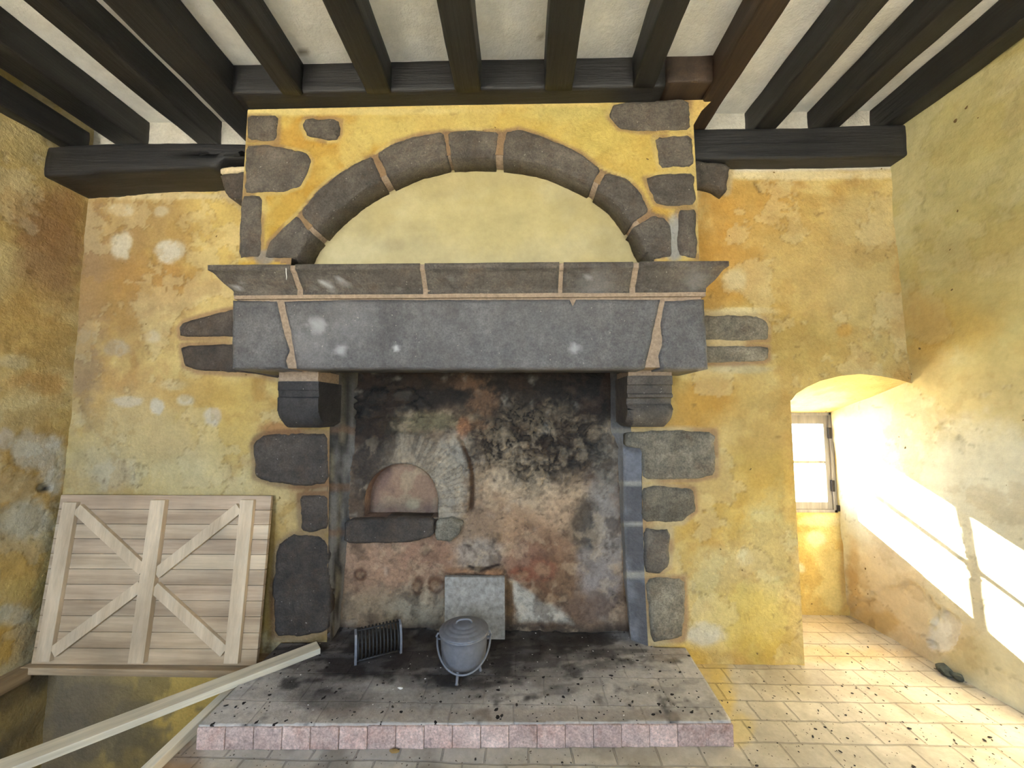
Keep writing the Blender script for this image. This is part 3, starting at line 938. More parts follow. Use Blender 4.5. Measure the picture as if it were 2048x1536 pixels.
col = mixc(col, (108, 98, 86), .5 * sstep(.56, .68, fbm(u_ * 5, v_ * 5, 511, 5)) * (px0 < 1300))
me = mesh_np('floor', np.stack([u_, v_, (fbm(u_ * 4, v_ * 4, 508, 4) - .5) * .008], 1), f_, col)
struct(link('floor', me, M['floor']), 'pale stone tile floor scattered with crumbs in front of the hearth', 'floor')
# stair void: bottom, made pale to bounce light up, and the side under the floor edge
bm = bmesh.new()
vv = [bm.verts.new(p) for p in ((-3, YF, -2.25), (VX1 + .6, YF, -2.25), (VX1 + .6, D, -2.25), (-3, D, -2.25))]; bm.faces.new(vv)
struct(bm_obj('floor_below', bm, M['ground'], None, False, False), 'unseen floor at the bottom of the stair void, made pale to bounce light', 'floor')
u_, v_, f_, r_ = grid_plate(nonuni((VY0, D, .03)), nonuni((-2.3, 0, .03)))
c_ = mixc(np.tile(lin((206, 180, 120)), (len(u_), 1)), (170, 150, 116), sstep(.4, .6, fbm(u_ * 3, v_ * 3, 531, 4)))
struct(link('wall_void_side', mesh_np('wall_void_side', np.stack([np.full_like(u_, VX1), u_, v_], 1), f_[:, ::-1], c_), M['plaster']), 'side of the stair void under the floor edge', 'wall')
u_, v_, f_, r_ = grid_plate(nonuni((-3, VX1, .05)), nonuni((-2.3, 0, .05)))
struct(link('wall_void_front', mesh_np('wall_void_front', np.stack([u_, np.full_like(u_, VY0), v_], 1), f_[:, ::-1], np.tile(lin((206, 186, 140)), (len(u_), 1))), M['plaster']), 'near side of the stair void', 'wall')

# ================================================================== FIREPLACE
FP = tag(empty('fireplace', (-.3, D, 0)), 'large dark stone fireplace with yellow plaster hood, arched recess and sooty back', 'fireplace')


def fp(o, parent=None):
    if parent is None: return place(o, FP)
    o.parent = parent
    return o


def sub(o, part):
    """sub-part: part's own world matrix is identity, so keep coordinates"""
    o.parent = part
    return o


ident = lambda y0: (lambda z: y0)
# ---- hood: plaster front, sides, with the arched hole
hood_out = px_hood([(476, 536), (1399, 536), (1394, 380), (1387, 250), (1403, 222), (1425, 182), (1400, 170), (497, 200)])
hood_out = [(x, min(z, 3.300 if x < .85 else 3.314)) for x, z in hood_out]
arch_in = px_hood(ARCH_INNER)
# hole runs under the voussoirs so that they stand on their own backs
cxa = np.mean([p[0] for p in arch_in]); arch_hole = [(cxa + (x - cxa) * 1.035, z + (.02 if z > 2.45 else 0)) for x, z in arch_in]
arch_hole[0] = (arch_hole[0][0], 2.2); arch_hole[-1] = (arch_hole[-1][0], 2.2)
us = nonuni((-1.66, 1.12, .011)); vs = nonuni((2.28, 3.345, .011))
hx, hz, hf, hr = grid_plate(us, vs, [hood_out], [arch_hole])
px, py = proj(hx, hood_y(hz), hz)
n1 = fbm(hx * 2.4, hz * 2.4, 605, 5); n2 = fbm(hx * 9, hz * 9, 606, 5)
col = np.tile(lin((212, 180, 86)), (len(hx), 1)); col = mixc(col, (196, 146, 40), .75 * sstep(.48, .62, n1)); col = mixc(col, (220, 198, 116), .6 * sstep(.5, .64, fbm(hx * 3.2, hz * 3.2, 611, 4)))
col = paint(px, py, [(1150, 215, 90, 30, (206, 190, 112), .7, .5), (1200, 270, 60, 40, (206, 184, 96), .6, .5), (600, 470, 50, 60, (206, 166, 56), .5, .5), (580, 280, 30, 26, (196, 140, 36), .6, .5), (1410, 215, 40, 50, (222, 186, 110), .9, .4)], col, 607, .4)
hs = [px_hood(p) for p in HOOD_STONES + VOUSSOIRS]
dist = np.full(hx.shape, 9.0)
for lp in hs: dist = np.minimum(dist, poly_sd(hx, hz, lp, .06))
m1 = sstep(.03, .008, dist + (n2 - .5) * .02)
mc = mixc(np.tile(lin((206, 180, 112)), (len(hx), 1)), (160, 128, 92), sstep(.42, .6, fbm(hx * 7, hz * 7, 613, 4)))
col = col * (1 - .8 * m1[:, None]) + mc * (.8 * m1)[:, None]
vd = np.full(hx.shape, 9.0)
for p in VOUSSOIRS: vd = np.minimum(vd, poly_sd(hx, hz, px_hood(p), .06))
inv = np.full(hx.shape, 9.0)
allv = px_hood(VOUSSOIRS[0][:1] + VOUSSOIRS[0][1:4] + VOUSSOIRS[1][1:5] + VOUSSOIRS[2][1:4] + VOUSSOIRS[3][1:3] + VOUSSOIRS[4][1:6] + VOUSSOIRS[5][1:4] + VOUSSOIRS[6][2:6]) + arch_in[::-1]
isin = in_loops(hx, hz, [allv])
col = mixc(col, (150, 120, 90), .9 * isin)
col = paint(px, py, [(1350, 480, 16, 50, (160, 158, 152), .95, .3), (528, 515, 18, 14, (150, 140, 128), .9, .3), (700, 222, 260, 8, (230, 210, 140), .7, .4), (1000, 208, 300, 7, (226, 196, 120), .6, .4), (570, 317, 20, 10, (206, 200, 180), .6, .3)], col, 609, .3)
hg = (fbm(hx * 2, hz * 2, 644, 3) - .5) * .014 + (n2 - .5) * .006
col, hg = flakes(hx, hz, 671, col, hg, .5 * (1 - m1), (220, 198, 120))
hg = hg * sstep(-.002, .03, dist)
V = np.stack([hx, hood_y(hz) - hg * ~hr, hz], 1)
# sides back to the wall, top closed by the trimmer
def side(xf, z0, z1, n=40, inward=1):
    zz = np.linspace(z0, z1, n); yy = np.linspace(0, 1, 14)
    P = np.array([(xf(z), hood_y(z) + .004 + (D + .02 - hood_y(z)) * t, z) for t in yy for z in zz]); i = np.arange(14 * n).reshape(14, n)
    Q = np.stack([i[:-1, :-1], i[1:, :-1], i[1:, 1:], i[:-1, 1:]], -1).reshape(-1, 4)
    return P, (Q if inward > 0 else Q[:, ::-1])
PL, QL = side(lambda z: -1.597 - (z - 2.35) * .012, 2.28, 3.30, inward=-1)
PR, QR = side(lambda z: .991, 2.28, 3.30)
cL = np.tile(lin((196, 160, 76)), (len(PL) + len(PR), 1))
Vall = np.concatenate([V, PL, PR]); Fall = np.concatenate([hf, QL + len(V), QR + len(V) + len(PL)])
HOOD = fp(link('hood', mesh_np('hood', Vall, Fall, wash(np.concatenate([col, cL]), .08) * .9), M['plaster']))
for p in HOOD_STONES:
    sub(stone('hood_stone', px_hood(p), hood_y, .010, .05, M['stone'], None, .003, .012), HOOD)
ARCHY = lambda z: hood_y(z)
for p in VOUSSOIRS:
    sub(stone('arch_stone', px_hood(p), hood_y, .008, .17, M['stone'], None, .0025, .012, 1), HOOD)
# mortar between the arch stones, following the intrados
bm = bmesh.new()
inner = []
for i in range(1, len(arch_in) - 2):
    for t_ in np.linspace(0, 1, 8, endpoint=False): inner.append(tuple(np.array(arch_in[i]) * (1 - t_) + np.array(arch_in[i + 1]) * t_))
inner = [q for q in inner if q[1] > 2.28]
# outer offset of the mortar bed
cz0 = 2.25
prevs = None
for (x, z) in inner:
    d = Vector((x - cxa, z - cz0)).normalized()
    a = bm.verts.new((x + d.x * .014, float(hood_y(z)) + .006, z + d.y * .014)); b = bm.verts.new((x + d.x * .014, float(hood_y(z)) + .165, z + d.y * .014))
    c = bm.verts.new((x + d.x * .06, float(hood_y(z)) + .006, z + d.y * .06)); e = bm.verts.new((x + d.x * .06, float(hood_y(z)) + .165, z + d.y * .06))
    if prevs:
        bm.faces.new((prevs[0], a, b, prevs[1])); bm.faces.new((prevs[0], prevs[2], c, a))
    prevs = (a, b, c, e)
sub(bm_obj('arch_mortar', bm, M['mortar'], None, True), HOOD)
# tympanum
ty = 2.245
us = nonuni((-1.34, .86, .014)); vs = nonuni((2.25, 3.02, .014))
tx, tz, tf, _ = grid_plate(us, vs)
px, py = proj(tx, np.full_like(tx, ty), tz)
col = np.tile(lin((176, 164, 124)), (len(tx), 1)); col = mixc(col, (168, 152, 104), .6 * sstep(.46, .64, fbm(tx * 2, tz * 3, 655, 4)))
col = paint(px, py, [(830, 450, 26, 12, (158, 146, 110), .5, .5), (790, 490, 24, 12, (152, 140, 108), .5, .5), (880, 390, 40, 9, (160, 146, 104), .45, .5), (950, 405, 40, 8, (164, 150, 104), .4, .5),
                     (700, 500, 60, 26, (192, 184, 150), .5, .6), (1000, 440, 160, 60, (180, 164, 108), .5, .6)], col, 657, .5)
fp(link('arch_recess', mesh_np('arch_recess', np.stack([tx, ty + (fbm(tx * 2, tz * 2, 658, 3) - .5) * .012, tz], 1), tf, col), M['smooth_plaster']))

# ---- mantel shelf: moulded, swept round three sides, cut in five stones
SB = 2.148; ST = 2.29
prof = [(-.02, ST - .005), (.082, ST), (.088, ST - .004), (.088, ST - .030), (.080, ST - .036), (.072, ST - .040), (.062, ST - .052), (.050, ST - .070), (.036, ST - .088), (.022, ST - .102), (.010, ST - .114), (.006, ST - .122), (.006, SB), (-.02, SB)]
SXL, SXR = -1.58, 1.0


def shelf_piece(stations, name, seed):
    """stations: (x, y, nx, ny) base points with outward mitre direction"""
    dense = []
    for i in range(len(prof)):
        a = prof[i]; b = prof[(i + 1) % len(prof)]
        n = max(1, int(math.hypot(a[0] - b[0], a[1] - b[1]) / .02))
        for k in range(n): dense.append((a[0] + (b[0] - a[0]) * k / n, a[1] + (b[1] - a[1]) * k / n))
    bm = bmesh.new(); rings = []
    for si, (x, y, nx, ny) in enumerate(stations):
        ring = []
        for pi, (p, z) in enumerate(dense):
            q = p + (float(fbm(np.array([x * 6 + y * 5]), np.array([pi * .3]), seed, 3)[0]) - .5) * .008
            ring.append(bm.verts.new((x + nx * q, y + ny * q, z + (float(fbm(np.array([x * 4 + y * 4]), np.array([pi * .2]), seed + 3, 3)[0]) - .5) * .006)))
        rings.append(ring)
    m = len(dense)
    for i in range(len(rings) - 1):
        for k in range(m):
            bm.faces.new((rings[i][k], rings[i][(k + 1) % m], rings[i + 1][(k + 1) % m], rings[i + 1][k]))
    bm.faces.new(rings[0][::-1]); bm.faces.new(rings[-1])
    return bm_obj(name, bm, M['stone'], None, True)


def sx(p): return float(at_y(p, 560, 2.02)[0])


front = lambda x0, x1: [(x, LIN, 0, -1) for x in np.linspace(x0, x1, max(3, int((x1 - x0) / .03)))]
retL = [(SXL, y, -1, 0) for y in np.linspace(D + .01, LIN + .02, 14)]
retR = [(SXR, y, 1, 0) for y in np.linspace(LIN + .02, D + .01, 14)]
joints = [(588, 598), (843, 852), (1118, 1125), (1263, 1273)]
sh_core = bbox_obj('mantel_shelf', SXL - .004, SXR + .004, LIN - .004, D + .01, SB - .022, ST - .03, M['mortar'], None, .003)
SHELF = fp(sh_core)
pieces = [retL + [(SXL, LIN, -1, -1)] + front(SXL + .03, sx(588)), front(sx(600), sx(843)), front(sx(853), sx(1117)), front(sx(1126), sx(1262)), front(sx(1274), SXR - .03) + [(SXR, LIN, 1, -1)] + retR]
for i, s in enumerate(pieces): sub(shelf_piece(s, 'shelf_stone', 700 + i * 9), SHELF)
# mortar in the shelf's joints follows the moulding a little further back
for (a, b) in joints:
    bm = bmesh.new(); rings = []
    for x in (sx(a - 4), sx(b + 4)):
        rings.append([bm.verts.new((x, LIN - (p - .010 if p > 0 else p), z - .002)) for p, z in prof])
    m = len(prof)
    for k in range(m): bm.faces.new((rings[0][k], rings[0][(k + 1) % m], rings[1][(k + 1) % m], rings[1][k]))
    bm.faces.new(rings[0][::-1]); bm.faces.new(rings[1])
    sub(bm_obj('shelf_joint', bm, M['mortar'], None, False), SHELF)

# ---- lintel
LZ0 = 1.737
lt_core = bbox_obj('lintel', SXL + .012, SXR - .012, LIN + .012, LIN + .20, LZ0 + .004, SB - .004, M['mortar'], None, .004)
LINT = fp(lt_core)
lp = [px_poly([(464, 600), (551, 602), (562, 650), (577, 700), (570, 722), (574, 738), (463, 738)], LIN),
      px_poly([(567, 603), (700, 599), (1140, 599), (1146, 612), (1152, 599), (1321, 599), (1310, 650), (1290, 738), (592, 738), (580, 660)], LIN),
      px_poly([(1331, 601), (1409, 598), (1417, 738), (1322, 738), (1318, 712), (1326, 690), (1322, 650)], LIN)]
sub(stone('lintel_end_stone', lp[0], ident(LIN), .004, .38, M['stone_smooth'], None, .0016, .016, 0), LINT)
sub(stone('lintel_long_stone', lp[1], ident(LIN), .004, .19, M['stone_smooth'], None, .0016, .012, 0), LINT)
sub(stone('lintel_end_stone', lp[2], ident(LIN), .004, .38, M['stone_smooth'], None, .0016, .016, 0), LINT)


def pale_marks(o, marks):
    me = o.data; V = np.zeros(len(me.vertices) * 3); me.vertices.foreach_get('co', V); V = V.reshape(-1, 3)
    px, py = proj(V[:, 0], V[:, 1], V[:, 2]); m = np.zeros(len(V))
    n = fbm(px / 7, py / 7, 661, 3) - .5
    for cx_, cy_, r, a_ in marks: m = np.maximum(m, a_ * sstep(1.2, .2, np.hypot(px - cx_, py - cy_) / r + n * .8))
    ca = me.color_attributes.new('pale', 'FLOAT_COLOR', 'POINT'); c4 = np.ones((len(V), 4), np.float32); c4[:, :3] = m[:, None]
    ca.data.foreach_set('color', c4.ravel())


for o_ in LINT.children:
    if o_.name.startswith('lintel_long'): pale_marks(o_, [(636, 650, 24, .5), (683, 700, 15, .55), (793, 696, 7, .9), (1150, 697, 13, .6), (620, 690, 60, .12), (700, 640, 90, .10), (1000, 610, 300, .04)])
for o_ in SHELF.children:
    if o_.name.startswith('shelf_stone'): pale_marks(o_, [(480, 574, 8, .9), (646, 566, 10, .8), (660, 573, 9, .7), (678, 562, 8, .7), (690, 568, 7, .7), (535, 577, 6, .7), (632, 575, 6, .6), (795, 580, 6, .6), (895, 559, 6, .7), (1175, 552, 8, .5), (1390, 560, 30, .2), (1190, 570, 50, .15)])
# ---- corbels under the lintel
def corbel(x0, x1, z0, z1, y0, mouldings, name='corbel', mat='stone'):
    prof = [(D + .06, z1), (y0, z1), (y0, z1 - .05)]
    if mouldings:
        prof += [(y0 + .012, z1 - .055), (y0 + .014, z1 - .10), (y0 + .002, z1 - .108), (y0 + .002, z1 - .122), (y0 + .03, z1 - .13), (y0 + .034, z1 - .16), (y0 + .02, z1 - .17)]
    else:
        prof += [(y0 + .006, z1 - .055), (y0 + .010, z1 - .09), (y0, z1 - .096)]
    r = .10
    zc = z0 + r
    prof.append((y0 + .004, zc))
    for k in range(1, 9):
        t = k / 8 * math.pi / 2
        prof.append((y0 + .004 + r * (1 - math.cos(t)), zc - r * math.sin(t)))
    prof.append((D + .06, z0))
    n = 9; bm = bmesh.new(); rings = []
    for i, t in enumerate(np.linspace(0, 1, n)):
        x = x0 + (x1 - x0) * t
        e = min(t, 1 - t) * (x1 - x0); rr = .035; ins = rr - math.sqrt(max(0, rr * rr - max(0, rr - e) ** 2)) if e < rr else 0
        rings.append([bm.verts.new((x, y + (ins * .35 if y < D else 0), z + (ins * .8 if z < zc else 0))) for y, z in prof])
    m = len(prof)
    for i in range(n - 1):
        for k in range(m): bm.faces.new((rings[i][k], rings[i][(k + 1) % m], rings[i + 1][(k + 1) % m], rings[i + 1][k]))
    bm.faces.new(rings[0][::-1]); bm.faces.new(rings[-1])
    bmesh.ops.subdivide_edges(bm, edges=[e for e in bm.edges if e.calc_length() > .05], cuts=2, use_grid_fill=True)
    for v in bm.verts:
        if v.co.y < D:
            q = float(fbm(np.array([v.co.x * 14]), np.array([v.co.z * 14 + v.co.y * 9]), 801, 3)[0]) - .5
            v.co.y += q * .008; v.co.x += q * .004
    o = bm_obj(name, bm, M[mat], None, True)
    md = o.modifiers.new('edge', 'EDGE_SPLIT'); md.split_angle = math.radians(38)
    return o


def cx(p, y): return float(at_y(p, 800, y)[0])


CY = 2.20
for (pa, pb, zt_, zb_, mo) in ((552, 634, 762, 857, False), (1257, 1348, 752, 855, True)):
    z1 = float(at_y(900, zt_, CY)[1]); z0 = float(at_y(900, zb_, CY)[1])
    c = fp(corbel(cx(pa, CY), cx(pb, CY), z0, z1, CY, mo, 'corbel', 'stone' if mo else 'stone_black'))
    sub(bbox_obj('corbel_joint', cx(pa, CY) + .004, cx(pb, CY) - .004, CY + .01, D + .03, z1 - .002, LZ0 + .008, M['mortar'], None, .003), c)

# ---- jambs: reveal / chamfer meshes, their face stones as sub-parts
def loft(rows, nseg, colf, name, flip=False, seed=0):
    """rows: list of polylines (same count), densified"""
    P = np.array(rows)                                    # r, k, 3
    r, k, _ = P.shape
    zi = np.linspace(0, k - 1, nseg); lo = np.minimum(zi.astype(int), k - 2); fr = (zi - lo)[None, :, None]
    Q = P[:, lo] * (1 - fr) + P[:, lo + 1] * fr           # r, nseg, 3
    rows2 = []
    for i in range(r - 1):
        for t in np.linspace(0, 1, 6, endpoint=False): rows2.append(Q[i] * (1 - t) + Q[i + 1] * t)
    rows2.append(Q[-1]); A = np.array(rows2); R = len(A)
    V = A.reshape(-1, 3); idx = np.arange(R * nseg).reshape(R, nseg)
    f = np.stack([idx[:-1, :-1], idx[:-1, 1:], idx[1:, 1:], idx[1:, :-1]], -1).reshape(-1, 4)
    V = V.copy(); q = (fbm(V[:, 2] * 9 + V[:, 1] * 7, V[:, 1] * 20, seed, 4) - .5) * .012
    V[:, 0] += q
    return mesh_np(name, V, f[:, ::-1] if flip else f, colf(V))


def pt(p, y): x, z = at_y(p[0], p[1], y); return (float(x), y, float(z))


def ext(row):
    r = list(row); r = [(r[0][0], r[0][1], 2.6)] + r + [(r[-1][0], r[-1][1], .02)]
    return r


frontR = ext([pt((1262, 745), D), pt((1262, 862), D), pt((1284, 896), D), pt((1284, 1000), D), pt((1289, 1150), D), pt((1298, 1298), D)])
chamR = ext([pt((1246, 745), 2.50), pt((1246, 862), 2.50), pt((1247, 896), 2.50), pt((1247, 1000), 2.50), pt((1252, 1150), 2.50), pt((1263, 1285), 2.50)])
backR = ext([pt((1220, 745), FB + .02), pt((1222, 862), FB + .02), pt((1236, 896), FB + .02), pt((1238, 1000), FB + .02), pt((1246, 1150), FB + .02), pt((1258, 1268), FB + .02)])


def colR(V):
    px, py = proj(V[:, 0], V[:, 1], V[:, 2])
    c = np.tile(lin((132, 130, 130)), (len(V), 1)); nn = fbm(V[:, 2] * 6, V[:, 1] * 9, 811, 4)
    c = mixc(c, (104, 100, 98), sstep(.45, .6, nn))
    bk = sstep(2.49, 2.51, V[:, 1]); c = mixc(c, (160, 156, 150), .7 * bk)
    for yy in (863, 966, 1050, 1150): c = mixc(c, (176, 168, 150), .9 * sstep(7, 3, np.abs(py - yy + (nn - .5) * 8)))
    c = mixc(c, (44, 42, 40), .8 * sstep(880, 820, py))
    return c


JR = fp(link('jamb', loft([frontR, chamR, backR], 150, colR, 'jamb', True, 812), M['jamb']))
for p in JAMB_R: sub(stone('jamb_stone', px_poly(p, D), ident(D), .012, .06, M['stone_pale'] if p is not JAMB_R[2] else M['stone'], None, .004, .012), JR)
frontL = ext([pt((655, 745), D), pt((655, 865), D), pt((655, 1000), D), pt((657, 1150), D), pt((660, 1285), D)])
backL = ext([pt((716, 745), FB + .02), pt((712, 865), FB + .02), pt((702, 1000), FB + .02), pt((692, 1150), FB + .02), pt((680, 1270), FB + .02)])


def colL(V):
    px, py = proj(V[:, 0], V[:, 1], V[:, 2])
    c = np.tile(lin((122, 117, 110)), (len(V), 1)); nn = fbm(V[:, 2] * 2.5, V[:, 1] * 60, 821, 5)
    c = mixc(c, (58, 54, 48), sstep(.42, .6, nn)); c = mixc(c, (150, 138, 112), .6 * sstep(.58, .7, nn))
    for yy in (860, 975, 1065): c = mixc(c, (126, 96, 72), .6 * sstep(10, 4, np.abs(py - yy + (nn - .5) * 12)))
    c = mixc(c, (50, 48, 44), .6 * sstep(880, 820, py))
    return c


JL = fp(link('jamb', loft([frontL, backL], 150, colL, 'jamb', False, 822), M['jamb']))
for p in JAMB_L: sub(stone('jamb_stone', px_poly(p, D), ident(D), .012, .06, M['stone_sooty'], None, .006, .016), JL)
for i, p in enumerate(WALL_STONES):
    fp(stone('wall_stone', px_poly(p, D), ident(D), .012, .06, M['stone_sooty'] if i < 2 else M['stone_pale'], None, .003 if i != 2 else .009, .012))

# ---- fireback
oc = (-.787, .915); orad = .245
oven = [(oc[0] - orad, .815)] + [(oc[0] - orad * math.cos(t), oc[1] + orad * math.sin(t)) for t in np.linspace(0, math.pi, 22)] + [(oc[0] + orad, .815)]
us = nonuni((-1.32, .84, .0075)); vs = nonuni((.02, 1.85, .0075), (1.85, 2.65, .05))
x_, z_, f_, rim = grid_plate(us, vs, None, [oven])
px, py = proj(x_, np.full_like(x_, FB), z_)
n1 = fbm(x_ * 3, z_ * 3, 905, 5); n2 = fbm(x_ * 11, z_ * 11, 906, 5); n3 = fbm(x_ * 24, z_ * 24, 907, 4)
w1, w2, wr = worley(x_ * 11 + (n2 - .5) * 2.6 + (n3 - .5) * .8, z_ * 16 + (fbm(x_ * 8, z_ * 8, 912, 4) - .5) * 3.4, 911)
col = np.tile(lin((132, 106, 82)), (len(x_), 1))
col = mixc(col, (160, 134, 106), .7 * sstep(.48, .62, n1)); col = mixc(col, (98, 72, 54), .7 * sstep(.54, .68, n2))
hg = (n1 - .5) * .03 + (n2 - .5) * .018
col = paint(px, py, [
    (780, 1140, 100, 60, (156, 122, 98), .8, .5), (860, 1110, 60, 40, (150, 112, 90), .6, .5), (760, 1220, 80, 40, (134, 118, 94), .7, .5), (850, 1220, 70, 40, (138, 130, 114), .8, .5),
    (1040, 1030, 90, 80, (158, 128, 98), .8, .5), (960, 1060, 40, 60, (134, 112, 92), .7, .5), (960, 1110, 50, 30, (146, 138, 132), .7, .4), (1090, 1120, 60, 60, (128, 92, 66), .8, .5),
    (1050, 1120, 40, 36, (140, 102, 82), .7, .4), (1130, 1180, 60, 60, (120, 92, 66), .8, .5), (1200, 1060, 40, 140, (136, 130, 126), .85, .5), (1200, 1170, 40, 60, (140, 130, 128), .8, .5), (1180, 1220, 60, 30, (110, 88, 74), .8, .5),
    (1215, 900, 30, 80, (134, 126, 114), .8, .5), (1060, 980, 70, 40, (172, 152, 126), .7, .5), (1010, 960, 40, 24, (178, 158, 132), .8, .4), (1130, 1010, 50, 50, (166, 140, 112), .7, .5),
    (820, 950, 110, 90, (134, 122, 106), .85, .4), (900, 960, 30, 90, (148, 142, 132), .8, .4), (735, 930, 30, 60, (96, 84, 74), .9, .4), (930, 900, 30, 40, (150, 144, 134), .8, .4), (860, 840, 70, 18, (120, 110, 80), .9, .4), (800, 850, 90, 20, (112, 104, 78), .8, .4),
    (940, 790, 40, 40, (70, 60, 48), .8, .5), (1000, 880, 50, 40, (130, 110, 86), .8, .5), (1080, 830, 80, 50, (96, 84, 66), .8, .5)], col, 913, .5, 30)
# rubble stones, upper right
rub = blob_mask(px, py, 1070, 880, 150, 90, .5, 915, .4)
stc = mixc(np.tile(lin((124, 108, 86)), (len(x_), 1)), (70, 60, 50), sstep(.3, .8, wr))
stc = mixc(stc, (34, 30, 28), sstep(.16, .04, w2)); stc = mixc(stc, (160, 140, 112), .5 * sstep(.58, .68, n3))
col = col * (1 - .9 * rub[:, None]) + stc * (.9 * rub)[:, None]
hg = hg + rub * (np.clip(w2, 0, .35) * .09 - .012)
# soot
soot = sstep(905, 800, py + (n1 - .5) * 130 + (n2 - .5) * 60 - 34 * sstep(300, 0, np.abs(px - 700)))
soot = soot * (1 - .75 * blob_mask(px, py, 860, 845, 100, 20, .5, 913)) * (1 - .5 * blob_mask(px, py, 1060, 850, 90, 50, .6, 915))
col = mixc(col, (44, 40, 38), .96 * soot)
col = mixc(col, (40, 38, 36), .85 * blob_mask(px, py, 735, 830, 60, 60, .4, 917)); col = mixc(col, (40, 37, 36), .8 * blob_mask(px, py, 1170, 790, 60, 60, .5, 918))
col = mixc(col, (56, 52, 50), .8 * blob_mask(px, py, 1150, 900, 60, 40, .5, 919)); col = mixc(col, (60, 54, 48), .7 * blob_mask(px, py, 1170, 1040, 30, 50, .5, 921))
for b in [(965, 800, 28, 30, .5), (930, 765, 30, 14, .6), (950, 850, 34, 10, .4)]: col = mixc(col, (128, 94, 64), .6 * blob_mask(px, py, *b, 922, .7, 18))
col = mixc(col, (160, 108, 66), .8 * blob_mask(px, py, 925, 858, 12, 20, .4, 923))
# split blocks, upper left
bl = blob_mask(px, py, 770, 800, 90, 50, .4, 924); w3, w4, wq = worley(x_ * 7 + (n2 - .5), z_ * 9 + (n1 - .5), 925)
hg += bl * (np.clip(w4, 0, .3) * .10); col = mixc(col, (24, 22, 22), bl * sstep(.10, .02, w4)); col = mixc(col, (66, 62, 56), .6 * bl * sstep(.15, .4, w4) * (wq > .5))
# brick arch round the oven: radial bricks
rr = np.hypot(x_ - oc[0], z_ - oc[1]); th = np.arctan2(z_ - oc[1], x_ - oc[0])
ring = sstep(orad - .005, orad + .004, rr) * sstep(orad + .215, orad + .19, rr + (n2 - .5) * .05) * (z_ > .80)
side_ = (z_ < oc[1])
ph = np.where(side_, z_ * 26, th * 13) + (n2 - .5) * .5
seam = np.abs((ph % 1) - .5) * 2
col = mixc(col, (150, 138, 120), .55 * ring * sstep(.3, .8, _hash(np.floor(ph), np.floor(ph) * 0 + 3, 9)) * (px > 790))
col = mixc(col, (92, 82, 70), .4 * ring * sstep(.7, .95, seam) * sstep(.35, .6, n1 + .08)); hg += ring * (.014 - .008 * sstep(.7, 1.0, seam))
col = mixc(col, (58, 48, 44), .55 * ring * sstep(790, 730, px))
cr = np.abs(px - np.interp(py, [865, 885, 920, 950, 1000, 1025], [905, 922, 938, 944, 942, 940]) + (n2 - .5) * 8)
crk = sstep(6, 2, cr) * sstep(868, 880, py) * sstep(1028, 1015, py); col = mixc(col, (92, 62, 30), .95 * crk); hg -= crk * .02
# rust rings and stains low down
for (a, b, r1, r2, c_) in [(835, 1172, 14, 20, (92, 58, 34)), (870, 1170, 16, 16, (100, 62, 36)), (720, 1150, 14, 14, (92, 58, 40)), (1045, 1150, 26, 16, (132, 72, 40)), (1075, 1190, 30, 24, (110, 74, 50)), (1095, 1255, 14, 14, (100, 72, 50)), (1085, 1138, 30, 26, (134, 84, 60))]:
    q = np.hypot((px - a) / r1, (py - b) / r2) + (n2 - .5) * .7
    col = mixc(col, c_, .75 * sstep(1.25, .7, q)); col = mixc(col, (160, 132, 100), .4 * sstep(.7, .3, q)); hg += .012 * sstep(1.1, .6, q)
tri = poly_sd(px, py, [(1024, 1164), (1060, 1190), (1140, 1232), (1148, 1250), (1090, 1246), (1036, 1244)], 40); col = mixc(col, (166, 162, 154), .9 * sstep(6, -4, tri + (n2 - .5) * 20)); 
col = mixc(col, (104, 76, 34), .8 * sstep(10, 4, np.abs(px - 1019)) * sstep(1150, 1170, py))
ledge = sstep(8, 2, np.abs(py - 1142 + (n2 - .5) * 16)) * sstep(880, 900, px) * sstep(1012, 1000, px); col = mixc(col, (150, 108, 72), .8 * ledge); hg += ledge * .03
crk2 = sstep(4, 1, np.abs(py - 1134 - 3 * np.sin(px * .08))) * sstep(930, 940, px) * sstep(1004, 995, px); col = mixc(col, (40, 28, 24), .9 * crk2)
col = mixc(col, (62, 56, 52), .85 * sstep(1232, 1262, py + (n1 - .5) * 40))
lean = .02 * np.clip(z_ - .1, 0, 2)
hg = np.where(rim, 0, hg)
rg = ridged(x_ * 9 + (n1 - .5) * 1.5, z_ * 9, 941, 4); n8 = fbm(x_ * 16, z_ * 16, 942, 5, .65); n9 = fbm(x_ * 38, z_ * 38, 943, 4, .65)
n10 = fbm(x_ * 6.5, z_ * 6.5, 945, 6, .6)
col = mixc(col, (72, 54, 42), .5 * sstep(.55, .66, n10) * (1 - .7 * ring)); col = mixc(col, (72, 58, 48), .28 * sstep(.55, .68, n8)); col = mixc(col, (182, 160, 130), .30 * sstep(.56, .68, fbm(x_ * 10, z_ * 10, 946, 5, .6)) * (1 - soot)); col = mixc(col, (60, 46, 38), .2 * sstep(.58, .68, fbm(x_ * 30, z_ * 30, 944, 4, .6)))
col = mixc(col, (70, 52, 40), .5 * sstep(.88, .95, rg)); hg += (n10 - .5) * .03 + (n8 - .5) * .012 + (n9 - .5) * .006 - .008 * sstep(.88, .95, rg)
lum = (col * np.array([.3, .6, .1])).sum(1, keepdims=True); col = col * .68 + lum * np.array([1.06, 1.0, .92]) * .32
col = np.clip((col / .16) ** 1.22 * .16 * 1.34 * np.array([.97, .93, .83]), 0, .8)
me = mesh_np('fireback', np.stack([x_, FB + lean - hg, z_], 1), f_, col)
FBK = fp(link('fireback', me, M['fireback']))
